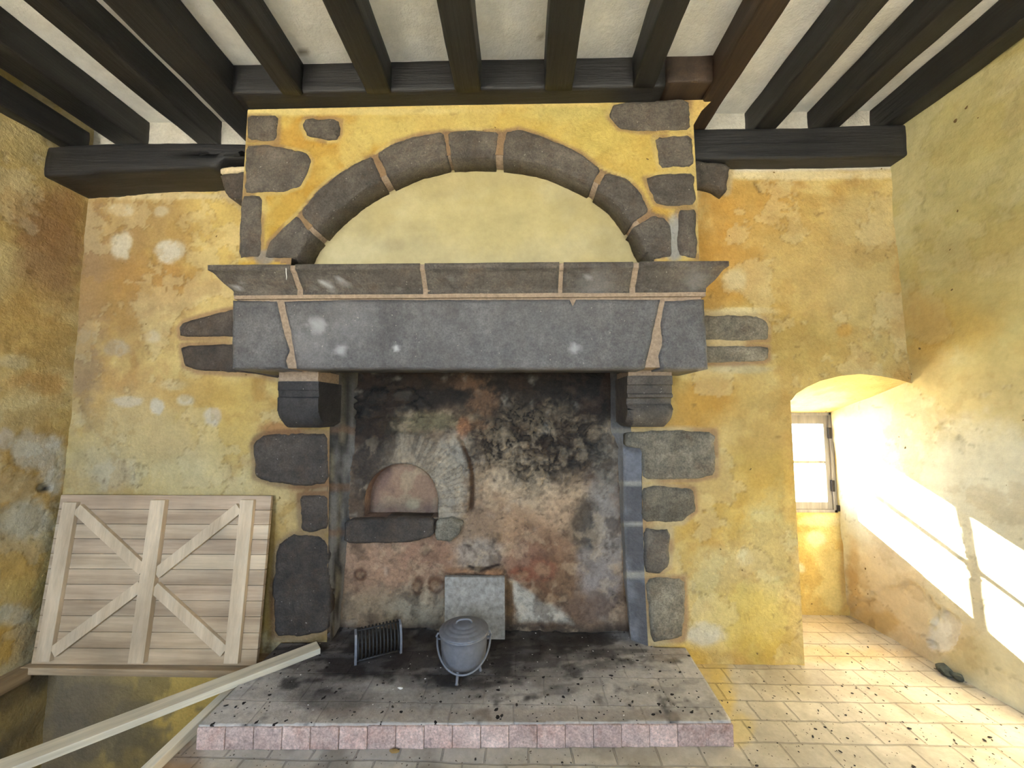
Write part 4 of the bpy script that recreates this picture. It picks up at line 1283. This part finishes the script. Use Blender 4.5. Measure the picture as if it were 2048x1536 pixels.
# oven niche
op = densify(oven, .02)[:-10]
op = [oven[0]] + [q for q in densify(oven[:-1] + [oven[-1]], .02)]
k = len(oven)
pro = []
for i in range(k - 1):
    for t in np.linspace(0, 1, 4, endpoint=False): pro.append(tuple(np.array(oven[i]) * (1 - t) + np.array(oven[i + 1]) * t))
pro.append(oven[-1])
nn = len(pro); dep = np.linspace(0, .11, 16)
V = [(x, FB + .012 + d, z) for d in dep for x, z in pro]
idx = np.arange(16 * nn).reshape(16, nn)
Fq = list(map(tuple, np.stack([idx[:-1, :-1], idx[1:, :-1], idx[1:, 1:], idx[:-1, 1:]], -1).reshape(-1, 4)))
V = np.array(V)
uu, vv, ff, _ = grid_plate(nonuni((-1.04, -.535, .012)), nonuni((.80, 1.17, .012)))
VB = np.stack([uu, FB + .12 + (fbm(uu * 6, vv * 6, 931, 4) - .5) * .015, vv], 1)
Vf = np.array([(x, y, .815) for y in np.linspace(FB - .005, FB + .13, 12) for x in np.linspace(-1.04, -.535, 20)]); i3 = np.arange(240).reshape(12, 20)
F3 = np.stack([i3[:-1, :-1], i3[:-1, 1:], i3[1:, 1:], i3[1:, :-1]], -1).reshape(-1, 4)
VV = np.concatenate([V, VB, Vf]); FF = np.concatenate([np.array(Fq), ff + len(V), F3 + len(V) + len(VB)])
nn1 = fbm(VV[:, 0] * 5, VV[:, 2] * 5 + VV[:, 1] * 5, 932, 5)
c = np.tile(lin((172, 138, 110)), (len(VV), 1)); c = mixc(c, (140, 110, 92), sstep(.42, .6, nn1)); c = mixc(c, (192, 168, 132), .6 * sstep(.56, .66, fbm(VV[:, 0] * 9, VV[:, 2] * 9, 933, 4)))
c = mixc(c, (112, 92, 82), .7 * sstep(.14, .02, VV[:, 2] - .81)); c = mixc(c, (182, 168, 136), .7 * sstep(.07, .03, np.hypot(VV[:, 0] + .74, (VV[:, 2] - .87) * 1.4)))
sub(link('oven_niche', mesh_np('oven_niche', VV, FF, c), M['fireback']), FBK)
sub(stone('oven_sill', px_poly([(692, 1040), (770, 1036), (869, 1036), (868, 1072), (800, 1086), (690, 1084)], FB - .03), ident(FB - .03), .02, .12, M['stone_sooty'], None, .007, .012), FBK)
sub(stone('oven_sill', px_poly([(872, 1037), (905, 1036), (925, 1046), (918, 1066), (902, 1084), (872, 1078)], FB - .03), ident(FB - .03), .016, .12, M['stone_pale'], None, .007, .012), FBK)

# ---- hearth
HT = .10
hpoly = [(-1.446, 1.806), (.960, 1.876), (.985, 2.425), (.80, 2.43), (.74, 2.60), (-1.20, 2.60), (-1.25, 2.43), (-1.46, 2.425)]
us = nonuni((-1.48, 1.0, .011)); vs = nonuni((1.78, 2.66, .011))
x_, y_, f_, r_ = grid_plate(us, vs, [hpoly])
px, py = proj(x_, y_, np.full_like(x_, HT))
n1 = fbm(x_ * 3, y_ * 3, 1005, 5); n2 = fbm(x_ * 10, y_ * 10, 1006, 5)
col = np.tile(lin((196, 188, 178)), (len(x_), 1)); col = mixc(col, (176, 168, 158), .7 * sstep(.45, .62, n1))
s = sstep(1.12, .5, np.hypot((px - 860) / 480, (py - 1290) / 120) + (n1 - .5) * .9 + (n2 - .5) * .4)
col = mixc(col, (84, 76, 70), .86 * s)
col = mixc(col, (40, 36, 33), .85 * sstep(.56, .72, n2 + .25 * s - .08))
st_ = fbm(x_ * 3.5 + y_ * 2, y_ * 13 - x_ * 3, 1017, 5, .62)
col = mixc(col, (52, 46, 44), .75 * sstep(.53, .66, st_ + .10 * s) * (.35 + .65 * s)); col = mixc(col, (150, 146, 144), .35 * sstep(.56, .68, fbm(x_ * 5, y_ * 16, 1019, 5)) * (1 - .5 * s))
col = paint(px, py, [(920, 1285, 240, 26, (50, 42, 36), .7, .5), (660, 1400, 60, 24, (48, 42, 42), .7, .5), (1150, 1265, 110, 20, (52, 46, 40), .8, .5), (1340, 1300, 40, 24, (150, 134, 116), .6, .5), (1000, 1430, 460, 14, (164, 150, 136), .6, .4), (800, 1400, 180, 18, (134, 126, 118), .5, .5)], col, 1007, .5)
hg = (n1 - .5) * .003 + (n2 - .5) * .002 - .0015 + .02 * sstep(2.50, 2.60, y_) * sstep(.40, .65, n1 + .1)
V = np.stack([x_, y_, HT + hg * ~r_], 1)
# rim down to the floor on the right side and left side
HE = link('hearth', mesh_np('hearth', V, f_, col), M['hearth'])
bm = bmesh.new(); bm.from_mesh(HE.data)
be = [e for e in bm.edges if len(e.link_faces) == 1]
ex = bmesh.ops.extrude_edge_only(bm, edges=be)
for v in [q for q in ex['geom'] if isinstance(q, bmesh.types.BMVert)]: v.co.z = HT - .03 if v.co.y < 1.93 and v.co.x > -1.44 and v.co.x < .95 else .0
bm.to_mesh(HE.data); bm.free()
tag(HE, 'raised stone hearth with a pink brick front edge, blackened by soot', 'hearth')
nb = 19
fx = np.linspace(-1.447, .962, nb + 1)
for i in range(nb):
    t0, t1 = (fx[i] + 1.447) / 2.409, (fx[i + 1] + 1.447) / 2.409
    y0 = 1.797 + .07 * (t0 + t1) / 2
    bm = bmesh.new(); jx = random.uniform(-.004, .004)
    box(bm, fx[i] + .0008, fx[i + 1] - .0008, y0 + jx * .3, y0 + .055, .0, HT - .006 + random.uniform(-.0015, .001)); bevel_all(bm, .0035, 2)
    bmesh.ops.subdivide_edges(bm, edges=[e for e in bm.edges if e.calc_length() > .03], cuts=3, use_grid_fill=True)
    for v in bm.verts:
        q = float(fbm(np.array([v.co.x * 25]), np.array([v.co.z * 25 + v.co.y * 13]), 1100 + i, 3)[0]) - .5
        v.co.y += q * .006; v.co.z += q * .004 if v.co.z > .03 else 0
    sub(bm_obj('hearth_brick', bm, M['brick'], None, True), HE)

# ================================================================== CEILING TIMBERS
JO = [('A', -2.95, -2.845, 3.18, 3.345, 2.36, 'black ledger joist lying along the left wall'),
      ('B', -2.72, -2.53, JB, CEIL, D, 'dark joist next to the left wall, ragged where it meets the wall plate'),
      ('C', -2.18, -2.03, JB, CEIL, D, 'dark joist third from the left wall, ending over the left wall plate'),
      ('D', -1.83, -1.63, JB, CEIL, D, 'thick dark joist passing just left of the chimney hood'),
      ('E', -1.35, -1.23, JB, CEIL, 2.03, 'leftmost of the joists that stop at the trimmer over the hood'),
      ('F', -.865, -.72, JB, CEIL, 2.03, 'dark joist above the left half of the arch, second at the trimmer'),
      ('G', -.365, -.215, JB, CEIL, 2.03, 'dark joist above the crown of the arch, middle of those at the trimmer'),
      ('H', .138, .293, JB, CEIL, 2.03, 'dark joist right of the arch crown, fourth at the trimmer'),
      ('I', .630, .752, JB, CEIL, 2.03, 'rightmost of the joists that stop at the trimmer over the hood'),
      ('J', 1.072, 1.192, JB, CEIL, D, 'brown-stained joist passing just right of the chimney hood'),
      ('K', 1.49, 1.625, JB, CEIL, D, 'dark joist over the right wall plate, third from the right wall'),
      ('L', 1.895, 2.027, JB, CEIL, D, 'dark joist over the right wall plate, second from the right wall'),
      ('M', 2.30, 2.43, JB, CEIL, D, 'dark joist lying close against the right wall')]
for i, (k, x0, x1, z0, z1, y1, lb) in enumerate(JO):
    o = beam('ceiling_joist', 1, YF, y1 + (.012 if y1 == D else 0), x0, x1, z0, z1 + .004, M['beam_brown'] if k == 'J' else M['beam_y'], None, 40 + i * 3, .007, .005, .012, .045)
    tag(o, lb, 'joist', 'ceiling joists')
tag(beam('trimmer_beam', 0, -1.64, .81, 2.02, 2.30, 3.306, CEIL + .004, M['beam_x'], None, 91, .002, .003, .012), 'black trimmer beam across the top of the chimney hood', 'beam')
tag(beam('trimmer_block', 0, .818, 1.075, 2.015, 2.25, 3.324, CEIL + .004, M['beam_brown'], None, 95, .004, .003, .012), 'short brown timber block scarfed to the right end of the trimmer', 'beam')
tag(beam('wall_plate', 0, -2.93, -1.60, 2.20, D + .03, 2.945, 3.145, M['beam_x'], None, 97, .012, .008, .018, botrise=.055, notch=.055), 'blue-black wall plate on the left of the chimney hood', 'beam', 'wall plates')
tag(beam('wall_plate', 0, 1.0, 2.44, 2.335, D + .03, 3.095, 3.30, M['beam_x'], None, 99, .008, .006, .016), 'black wall plate on the right of the chimney hood', 'beam', 'wall plates')
for i, (p, lb, mt) in enumerate(zip(PLATE_CORBELS, ('small rough corbel stone under the left wall plate beside the hood', 'small dark corbel stone under the right wall plate beside the hood'), ('stone_sooty', 'stone'))):
    yc = 2.23 if i == 0 else D - .08
    cs_ = tag(stone('corbel_stone', px_poly(p, yc), ident(yc), .01, D + .04 - yc, M[mt], None, .006, .012), lb, 'stone', 'stones under the wall plates')
    if i == 0: sub(stone('mortar_pad', px_poly([(442, 349), (440, 337), (496, 333), (496, 343)], yc + .01), ident(yc + .01), .008, .2, M['white_mortar'], None, .003, .008), cs_)

# ================================================================== WINDOW IN THE RECESS
WN = struct(empty('window_1', ((WX0 + WX1) / 2, NB + .03, WZ0)), 'small four-pane window with weathered grey wooden frame in the recess', 'window')
wy0, wy1 = NB + .005, NB + .075


def win(name, bxs, mat, y0=wy0, y1=wy1, bev=.004):
    bm = bmesh.new()
    for (a, b, c, d) in bxs:
        t = bmesh.new(); box(t, a, b, y0, y1, c, d)
        if bev: bevel_all(t, bev, 2)
        m_ = bpy.data.meshes.new('t'); t.to_mesh(m_); t.free(); bm.from_mesh(m_); bpy.data.meshes.remove(m_)
    return place(bm_obj(name, bm, mat, None, False), WN)


win('window_frame', [(WX0 - .02, WX0 + .025, WZ0 - .02, WZ1 + .03), (WX1 - .025, WX1 + .02, WZ0 - .02, WZ1 + .03), (WX0, WX1, WZ1 - .022, WZ1 + .03), (WX0, WX1, WZ0 - .02, WZ0 + .02)], M['window_wood'])
gx0, gx1, gz0, gz1 = 1.825, 2.345, .82, 1.412
xm, zm = 2.085, 1.12
win('casement', [(WX0 + .022, gx0, WZ0 + .018, WZ1 - .02), (gx1, WX1 - .022, WZ0 + .018, WZ1 - .02), (gx0 - .003, gx1 + .003, gz1, WZ1 - .02), (gx0 - .003, gx1 + .003, WZ0 + .018, gz0)], M['window_wood'], wy0 + .014, wy1 - .012)
win('glazing_bar', [(xm - .011, xm + .011, gz0, gz1)], M['window_wood'], wy0 + .02, wy1 - .02, .003)
win('glazing_bar', [(gx0, gx1, zm - .011, zm + .011)], M['window_wood'], wy0 + .02, wy1 - .02, .003)
for a, b in ((gx0, xm - .011), (xm + .011, gx1)):
    for c, d in ((gz0, zm - .011), (zm + .011, gz1)):
        win('pane', [(a, b, c, d)], M['glass'], wy0 + .036, wy0 + .040, 0)
win('hinge', [(WX1 - .034, WX1 - .012, .90, .985)], M['dark_iron'], wy0 - .004, wy0 + .012, .003)
win('hinge', [(WX1 - .034, WX1 - .012, 1.30, 1.385)], M['dark_iron'], wy0 - .004, wy0 + .012, .003)
win('hinge', [(WX1 - .008, WX1 + .014, .755, .80)], M['dark_iron'], wy0 - .008, wy0 + .008, .003)

# windows behind the viewer; the right one is added to even out the light
for wi, (FWX0, FWX1) in enumerate(FWS):
    W2 = struct(empty('window_%d' % (wi + 2), ((FWX0 + FWX1) / 2, YF, FWZ0)), 'tall wooden window in the wall behind the viewer, ' + ('left' if wi == 0 else 'right, unseen and added to even out the light'), 'window')
    bm = bmesh.new()
    for (a, b, c, d) in [(FWX0, FWX0 + .06, FWZ0, FWZ1), (FWX1 - .06, FWX1, FWZ0, FWZ1), (FWX0, FWX1, FWZ0, FWZ0 + .06), (FWX0, FWX1, FWZ1 - .06, FWZ1), ((FWX0 + FWX1) / 2 - .03, (FWX0 + FWX1) / 2 + .03, FWZ0, FWZ1), (FWX0, FWX1, 1.85, 1.89)]:
        box(bm, a, b, YF - .05, YF + .01, c, d)
    place(bm_obj('window_frame', bm, M['window_wood'], None, False), W2)

# ================================================================== TRIM round the void
t = bbox_obj('trim_1', -2.9, -1.51, 2.28, D + .01, -.014, .026, M['trimwood'], None, .006)
bm = bmesh.new(); bm.from_mesh(t.data); bm.to_mesh(t.data); bm.free()
struct(t, 'weathered wooden ledge under the leaning hatch at the edge of the void', 'trim')
struct(bbox_obj('trim_2', XL - .02, XL + .075, VY0, 2.30, -.05, .024, M['trimwood_y'], None, .006), 'weathered wooden ledge along the left wall', 'trim')
EB = bbox_obj('edge_board', -1.56, -1.515, VY0, 2.285, -.06, .045, M['edgeboard'], None, .003)
tag(EB, 'pale timber edge board beside the hearth along the stair void', 'board')

# ================================================================== HATCH leaning on the back wall
HA = tag(empty('hatch', (-2.19, 2.32, .03)), 'pale wooden hatch with crossed braces leaning against the left of the back wall', 'hatch')
bl_, br_, tl_, tr_ = Vector((-2.862, 2.305, .032)), Vector((-1.527, 2.305, .040)), Vector((-2.885, 2.402, .985)), Vector((-1.545, 2.402, .985))
hn = (br_ - bl_).cross(tl_ - bl_).normalized()          # faces the viewer (-y)
if hn.y > 0: hn = -hn


def hp(u, v, w):
    a = bl_.lerp(br_, u); b = tl_.lerp(tr_, u)
    return a.lerp(b, v) + hn * w


def hquad(bm, uv, w0, w1, bev=.003):
    t = bmesh.new()
    lo = [t.verts.new(hp(u, v, w0)) for u, v in uv]; hi = [t.verts.new(hp(u, v, w1)) for u, v in uv]
    n = len(uv)
    t.faces.new(lo[::-1]); t.faces.new(hi)
    for i in range(n): t.faces.new((lo[i], lo[(i + 1) % n], hi[(i + 1) % n], hi[i]))
    bmesh.ops.recalc_face_normals(t, faces=t.faces)
    bevel_all(t, bev, 2)
    m_ = bpy.data.meshes.new('t'); t.to_mesh(m_); t.free()
    n0 = len(bm.verts); bm.from_mesh(m_); bpy.data.meshes.remove(m_)
    return n0, len(bm.verts)


bm = bmesh.new(); cols = []
nbd = 11
tone = [(.80, .76, .76), (.86, .84, .84), (.98, .99, 1.0), (.86, .84, .85), (1.02, 1.04, 1.06), (.86, .85, .85), (.96, .95, .96), (.84, .82, .80), (.92, .90, .87), (.96, .93, .88), (.88, .85, .80)]
for i in range(nbd):
    v1 = 1 - i / nbd - .0012; v0 = 1 - (i + 1) / nbd + .0012
    a, b = hquad(bm, [(0, v0), (1, v0), (1, v1), (0, v1)], -.022, .0, .0022)
    cols += [tone[i]] * (b - a)
ob = bm_obj('board_panel', bm, M['boards'], None, False); set_col(ob.data, np.array(cols) * .95)
place(ob, HA)


def hat(name, uv, w0=.0, w1=.024):
    bm = bmesh.new(); hquad(bm, uv, w0, w1, .002)
    return place(bm_obj(name, bm, M['batten_z'], None, False), HA)


hat('batten', [(.035, .025), (.100, .025), (.100, .955), (.035, .955)])
hat('batten', [(.452, .022), (.520, .022), (.520, .972), (.452, .972)], 0, .03)
hat('batten', [(.868, .022), (.930, .022), (.930, .975), (.868, .975)])


def brace(u0, v0, u1, v1, hw=.034):
    ar = 1.34 / .95
    d = Vector(((u1 - u0) * ar, v1 - v0)).normalized(); nx, nv = -d.y * hw / ar, d.x * hw
    hat('brace', [(u0 - nx, v0 - nv), (u1 - nx, v1 - nv), (u1 + nx, v1 + nv), (u0 + nx, v0 + nv)], 0, .022)


brace(.104, .915, .455, .545); brace(.104, .075, .455, .455)
brace(.517, .525, .864, .925); brace(.517, .445, .864, .085)

# ================================================================== LONG PLANK
PK = bmesh.new()
e1, e2 = Vector((-1.190, 2.352, .119)), Vector((-2.84, .905, .064))
dv = (e2 - e1).normalized(); sv = Vector((-dv.y, dv.x, 0)).normalized(); uv_ = dv.cross(sv).normalized()
if uv_.z < 0: uv_ = -uv_
vs_ = []
for p in (e1, e2):
    for a, b in ((-1, -1), (1, -1), (1, 1), (-1, 1)): vs_.append(PK.verts.new(p + sv * a * .046 + uv_ * b * .016))
for q in ((0, 1, 2, 3), (7, 6, 5, 4), (0, 4, 5, 1), (1, 5, 6, 2), (2, 6, 7, 3), (3, 7, 4, 0)): PK.faces.new([vs_[i] for i in q])
bmesh.ops.recalc_face_normals(PK, faces=PK.faces); bevel_all(PK, .003, 2)
pm = bpy.data.meshes.new('plank'); PK.to_mesh(pm); PK.free()
# local frame along the grain
ang = math.atan2(dv.y, dv.x)
po = link('plank', pm, M['plank'], None, False)
from mathutils import Matrix
mw = Matrix.Translation(e1) @ Matrix.Rotation(ang, 4, 'Z'); pm.transform(mw.inverted()); po.matrix_world = mw
tag(po, 'long pale sawn plank lying diagonally across the void onto the hearth', 'plank')

# ================================================================== COOKING POT
px0, py0 = -.305, 2.175
PT = tag(empty('cooking_pot', (px0, py0, HT)), 'grey cast iron cooking pot with lid, bail handle and short legs on the hearth', 'pot')
bm = bmesh.new()
lathe(bm, [(.02, .160), (.080, .161), (.100, .166), (.112, .178), (.118, .198), (.122, .24), (.126, .29), (.127, .31), (.133, .316), (.134, .322), (.126, .324), (.121, .318)], px0, py0, 48)
place(bm_obj('pot_body', bm, M['iron'], None, True), PT)
bm = bmesh.new()
lathe(bm, [(.10, .318), (.131, .322), (.134, .327), (.131, .331), (.112, .338), (.105, .339), (.102, .344), (.088, .347), (.081, .347), (.078, .352), (.062, .354), (.056, .354), (.053, .359), (.03, .361), (.004, .361)], px0, py0, 48)
lid = place(bm_obj('lid', bm, M['iron'], None, True), PT)
bm = bmesh.new()
hA = math.radians(8); hd = Vector((math.cos(hA), math.sin(hA), 0)); hc = Vector((px0, py0, .358))
tube(bm, [hc - hd * .042, hc - hd * .038 + Vector((0, 0, .012)), hc - hd * .024 + Vector((0, 0, .019)), hc + Vector((0, 0, .021)), hc + hd * .024 + Vector((0, 0, .019)), hc + hd * .038 + Vector((0, 0, .012)), hc + hd * .042], .0055, 8)
sub_l = bm_obj('lid_handle', bm, M['iron'], None, True); sub_l.parent = lid; sub_l.matrix_parent_inverse = lid.matrix_parent_inverse.copy() if False else Matrix.Translation((0, 0, 0))
bm = bmesh.new()
ex_ = Vector((1, .1, 0)).normalized(); fw = Vector((.1, -1, 0)).normalized()
pts = []
for t_ in np.linspace(0, math.pi, 27):
    r_ = .143
    pts.append(Vector((px0, py0, .296)) - ex_ * r_ * math.cos(t_) + (fw * .148 + Vector((0, 0, -.112))) * math.sin(t_))
tube(bm, pts, .0052, 8)
place(bm_obj('bail_handle', bm, M['iron'], None, True), PT)
for s_ in (-1, 1):
    bm = bmesh.new(); c0 = Vector((px0, py0, .297)) + ex_ * s_ * .122
    tube(bm, [c0 + Vector((0, 0, .016)), c0 + ex_ * s_ * .018 + Vector((0, 0, .014)), c0 + ex_ * s_ * .026, c0 + ex_ * s_ * .018 - Vector((0, 0, .014)), c0 - Vector((0, 0, .016))], .0055, 8)
    place(bm_obj('handle_lug', bm, M['iron'], None, True), PT)
for a_ in (-105, 15, 135):
    q = Vector((math.cos(math.radians(a_)), math.sin(math.radians(a_)), 0)); b0 = Vector((px0, py0, 0))
    bm = bmesh.new(); tube(bm, [b0 + q * .078 + Vector((0, 0, .170)), b0 + q * .084 + Vector((0, 0, .14)), b0 + q * .090 + Vector((0, 0, .108)), b0 + q * .092 + Vector((0, 0, HT - .001))], [.011, .008, .0075, .010], 10)
    place(bm_obj('leg', bm, M['iron'], None, True), PT)

# ================================================================== FIRE GRATE
GA, GB = Vector((-.920, 2.235, HT)), Vector((-.700, 2.345, HT))
GR = tag(empty('fire_grate', GA.lerp(GB, .5)), 'small iron fire grate with curved upright bars on the hearth left of the pot', 'grate')
gd = (GB - GA).normalized(); gbk = Vector((-gd.y, gd.x, 0))        # points to the fireback


def barpts(p, h=.158, sc=1.0):
    return [p + gbk * (.000) + Vector((0, 0, .018)), p + gbk * -.006 + Vector((0, 0, .05)), p + gbk * .0 + Vector((0, 0, .09)), p + gbk * .018 + Vector((0, 0, .122)), p + gbk * .05 * sc + Vector((0, 0, h - .010)), p + gbk * .066 * sc + Vector((0, 0, h))]


for i in range(12):
    t_ = (i + .7) / 12.4
    bm = bmesh.new(); tube(bm, barpts(GA.lerp(GB, t_)), .0052, 7)
    place(bm_obj('grate_bar', bm, M['grate_iron'], None, True), GR)
for nm, z_, off, r_ in (('bottom_rail', .014, 0, .007), ('top_rail', .150, .052, .005)):
    bm = bmesh.new(); tube(bm, [GA + gbk * off + Vector((0, 0, z_)), GA.lerp(GB, .5) + gbk * off + Vector((0, 0, z_ + .001)), GB + gbk * off + Vector((0, 0, z_))], r_, 8)
    place(bm_obj(nm, bm, M['grate_iron'], None, True), GR)
for p, nm in ((GA, 'end_plate'), (GB, 'end_plate')):
    bm = bmesh.new()
    outl = [(-.012, 0), (.012, 0), (.012, .06), (.022, .11), (.062, .150), (.058, .160), (.020, .146), (-.004, .105), (-.014, .05)]
    th_ = .006; A_ = []; B_ = []
    for b_, z_ in outl:
        A_.append(bm.verts.new(p - gd * th_ + gbk * b_ + Vector((0, 0, z_)))); B_.append(bm.verts.new(p + gd * th_ + gbk * b_ + Vector((0, 0, z_))))
    bm.faces.new(A_); bm.faces.new(B_[::-1])
    for i in range(len(A_)): bm.faces.new((A_[i], A_[(i + 1) % len(A_)], B_[(i + 1) % len(A_)], B_[i]))
    place(bm_obj(nm, bm, M['iron'], None, False), GR)
for s_ in (.12, .88):
    q = GA.lerp(GB, s_) + gbk * .12
    bm = bmesh.new(); tube(bm, [GA.lerp(GB, s_) + Vector((0, 0, .014)), q + Vector((0, 0, .016)), q + gbk * .01 + Vector((0, 0, -.0)), ], .006, 7)
    place(bm_obj('foot', bm, M['grate_iron'], None, True), GR)

# ================================================================== SLAB leaning on the fireback
sl = bmesh.new()
c_ = [px_poly([q], 2.50)[0] for q in ((890, 1262), (1010, 1268), (1009, 1158), (888, 1157))]
yb, ytp = 2.485, 2.522
co = [Vector((c_[0][0], yb, HT)), Vector((c_[1][0], yb, HT)), Vector((c_[2][0], ytp, c_[2][1])), Vector((c_[3][0], ytp, c_[3][1]))]
lo = [sl.verts.new(v) for v in co]; hi = [sl.verts.new(v + Vector((0, .028, 0.002))) for v in co]
sl.faces.new(lo[::-1]); sl.faces.new(hi)
for i in range(4): sl.faces.new((lo[i], lo[(i + 1) % 4], hi[(i + 1) % 4], hi[i]))
bmesh.ops.recalc_face_normals(sl, faces=sl.faces); bevel_all(sl, .003, 2)
tag(bm_obj('cement_slab', sl, M['cement'], None, False), 'square grey cement slab leaning on the fireback behind the pot', 'slab')

# ================================================================== SMALL THINGS
bm = bmesh.new()
hx0 = sx(582); y_h = LIN - .082
tube(bm, [(hx0, y_h + .01, 2.272), (hx0, y_h - .006, 2.266), (hx0 + .002, y_h - .006, 2.24), (hx0 - .001, y_h + .004, 2.222), (hx0 - .008, y_h + .014, 2.212)], .0022, 6)
tag(bm_obj('wire_hook', bm, M['white_wire'], None, True), 'tiny bent white wire hook on the left of the mantel shelf', 'hook')


def chunk(name, loc, r, mat, seed, sq=(1, 1, .6)):
    bm = bmesh.new(); bmesh.ops.create_icosphere(bm, subdivisions=3, radius=1)
    rs = random.Random(seed)
    planes = [Vector((rs.uniform(-1, 1), rs.uniform(-1, 1), rs.uniform(-1, 1))).normalized() for _ in range(9)]
    for v in bm.verts:
        d = v.co.normalized(); k = 1.0
        for p in planes:
            c = d.dot(p)
            if c > .6: k = min(k, .62 / c)
        v.co = Vector((d.x * k * r * sq[0], d.y * k * r * sq[1], d.z * k * r * sq[2]))
    zmin = min(v.co.z for v in bm.verts)
    for v in bm.verts: v.co += Vector((loc[0], loc[1], loc[2] - zmin))
    return bm_obj(name, bm, mat, None, False)


for (p, r, sd_, lb) in [((1925, 1343), .045, 3, 'largest dark grey rubble stone at the foot of the right wall'), ((1943, 1358), .034, 4, 'dark grey rubble stone nearest the viewer at the foot of the right wall'), ((1908, 1338), .022, 5, 'small dark rubble stone nearest the window at the foot of the right wall')]:
    x, y = at_z(p[0], p[1] + 6, 0.0)
    x = min(float(x), float(xr(float(y), .03)) - r - .008)
    tag(chunk('rubble_stone', (x, float(y), .001), r, M['rubble'], sd_, (.8, 1.2, .75)), lb, 'stone', 'rubble by the right wall')
x, y = at_z(788, 1506, 0.0)
tag(chunk('dry_leaf', (float(x), float(y), .001), .022, M['leaf'], 9, (1.1, .6, .35)), 'crumpled tan dry leaf on the floor in front of the hearth', 'leaf')
x, y = at_z(800, 1378, HT)
tag(chunk('plaster_chip', (float(x), float(y), HT), .012, M['white_crumb'], 12, (1.3, .7, .5)), 'white plaster chip on the hearth left of the pot', 'chip')


def crumbs(name, n, mat, region, zf, rmin, rmax, seed):
    rs = random.Random(seed); bm = bmesh.new()
    k = 0
    while k < n:
        a, b = rs.uniform(region[0], region[1]), rs.uniform(region[2], region[3])
        X, Y = at_z(a, b, zf); X, Y = float(X), float(Y)
        if zf > .05 and not (-1.42 < X < .93 and 1.88 < Y < 2.42): continue
        if zf < .05 and (Y > 1.78 and -1.6 < X < 1.03): continue
        if zf < .05 and (X > xr(Y, 0) - .02 or X < -1.45 or (Y > 2.38 and X < 1.75) or Y > 2.9): continue
        r = rmin + (rmax - rmin) * rs.random() ** 3
        res = bmesh.ops.create_icosphere(bm, subdivisions=1, radius=r)
        rot = rs.uniform(0, 6.28); e = rs.uniform(.9, 1.8)
        for v in res['verts']:
            q = Vector((v.co.x * e, v.co.y * .8, v.co.z * .5)) * rs.uniform(.7, 1.2)
            v.co = Vector((X + q.x * math.cos(rot) - q.y * math.sin(rot), Y + q.x * math.sin(rot) + q.y * math.cos(rot), zf + .004 + q.z))
        k += 1
    return bm_obj(name, bm, mat, None, False)


tag(crumbs('floor_crumbs', 290, M['crumb'], (330, 2040, 1290, 1536), 0.0, .0015, .007, 21), 'dark crumbs of grit scattered over the tile floor', 'grit', None, 'stuff')
tag(crumbs('hearth_crumbs', 150, M['crumb'], (420, 1450, 1300, 1440), HT, .002, .009, 22), 'dark crumbs of charcoal scattered over the hearth', 'charcoal', None, 'stuff')
tag(crumbs('white_crumbs', 40, M['white_crumb'], (600, 1300, 1290, 1440), HT, .002, .005, 23), 'white specks of plaster scattered over the hearth', 'grit', None, 'stuff')

# ================================================================== OUTSIDE
bm = bmesh.new()
vv = [bm.verts.new(p) for p in ((-40, -40, -2.6), (40, -40, -2.6), (40, 40, -2.6), (-40, 40, -2.6))]; bm.faces.new(vv)
struct(bm_obj('ground', bm, M['ground'], None, False, False), 'pale bare ground outside the building', 'ground')

# ================================================================== LIGHT
wd = bpy.data.worlds.new('sky'); SC.world = wd; wd.use_nodes = True
bg = wd.node_tree.nodes['Background']; bg.inputs[0].default_value = (.58, .75, 1.0, 1); bg.inputs[1].default_value = 7.0
sun = bpy.data.lights.new('sun', 'SUN'); sun.energy = 110; sun.angle = math.radians(.8); sun.color = (1.0, .90, .74)
so = bpy.data.objects.new('sun', sun); COL.objects.link(so)
so.rotation_euler = Vector((.48, -1.0, -.565)).to_track_quat('-Z', 'Y').to_euler(); so.location = (-2, 8, 6)


def portal(name, loc, sx_, sy_, d):
    l = bpy.data.lights.new(name, 'AREA'); l.shape = 'RECTANGLE'; l.size = sx_; l.size_y = sy_; l.cycles.is_portal = True
    o = bpy.data.objects.new(name, l); COL.objects.link(o); o.location = loc
    o.rotation_euler = Vector(d).to_track_quat('-Z', 'Z').to_euler()
    return o


portal('window_light_back', ((WX0 + WX1) / 2, NB + .09, (WZ0 + WZ1) / 2), WX1 - WX0, WZ1 - WZ0, (0, -1, 0))
for a, b in FWS: portal('window_light_front', ((a + b) / 2, YF - .06, (FWZ0 + FWZ1) / 2), b - a, FWZ1 - FWZ0, (0, 1, 0))  # sky portals for both front openings, the added right-hand window included

# ================================================================== CAMERA
cam = bpy.data.cameras.new('camera'); cam.sensor_fit = 'HORIZONTAL'; cam.sensor_width = 36.0; cam.lens = 36.0 * F / 2048
cam.clip_start = .02
co_ = bpy.data.objects.new('camera', cam); COL.objects.link(co_); co_.location = (0, 0, H)
fwd = Vector([float(v) for v in ray(1024, 768)])
co_.rotation_euler = fwd.to_track_quat('-Z', 'Y').to_euler()
SC.camera = co_
SC.view_settings.view_transform = 'Standard'
SC.view_settings.look = 'None'
SC.view_settings.gamma = 1.0
SC.view_settings.use_curve_mapping = False
SC.view_settings.exposure = 1.64
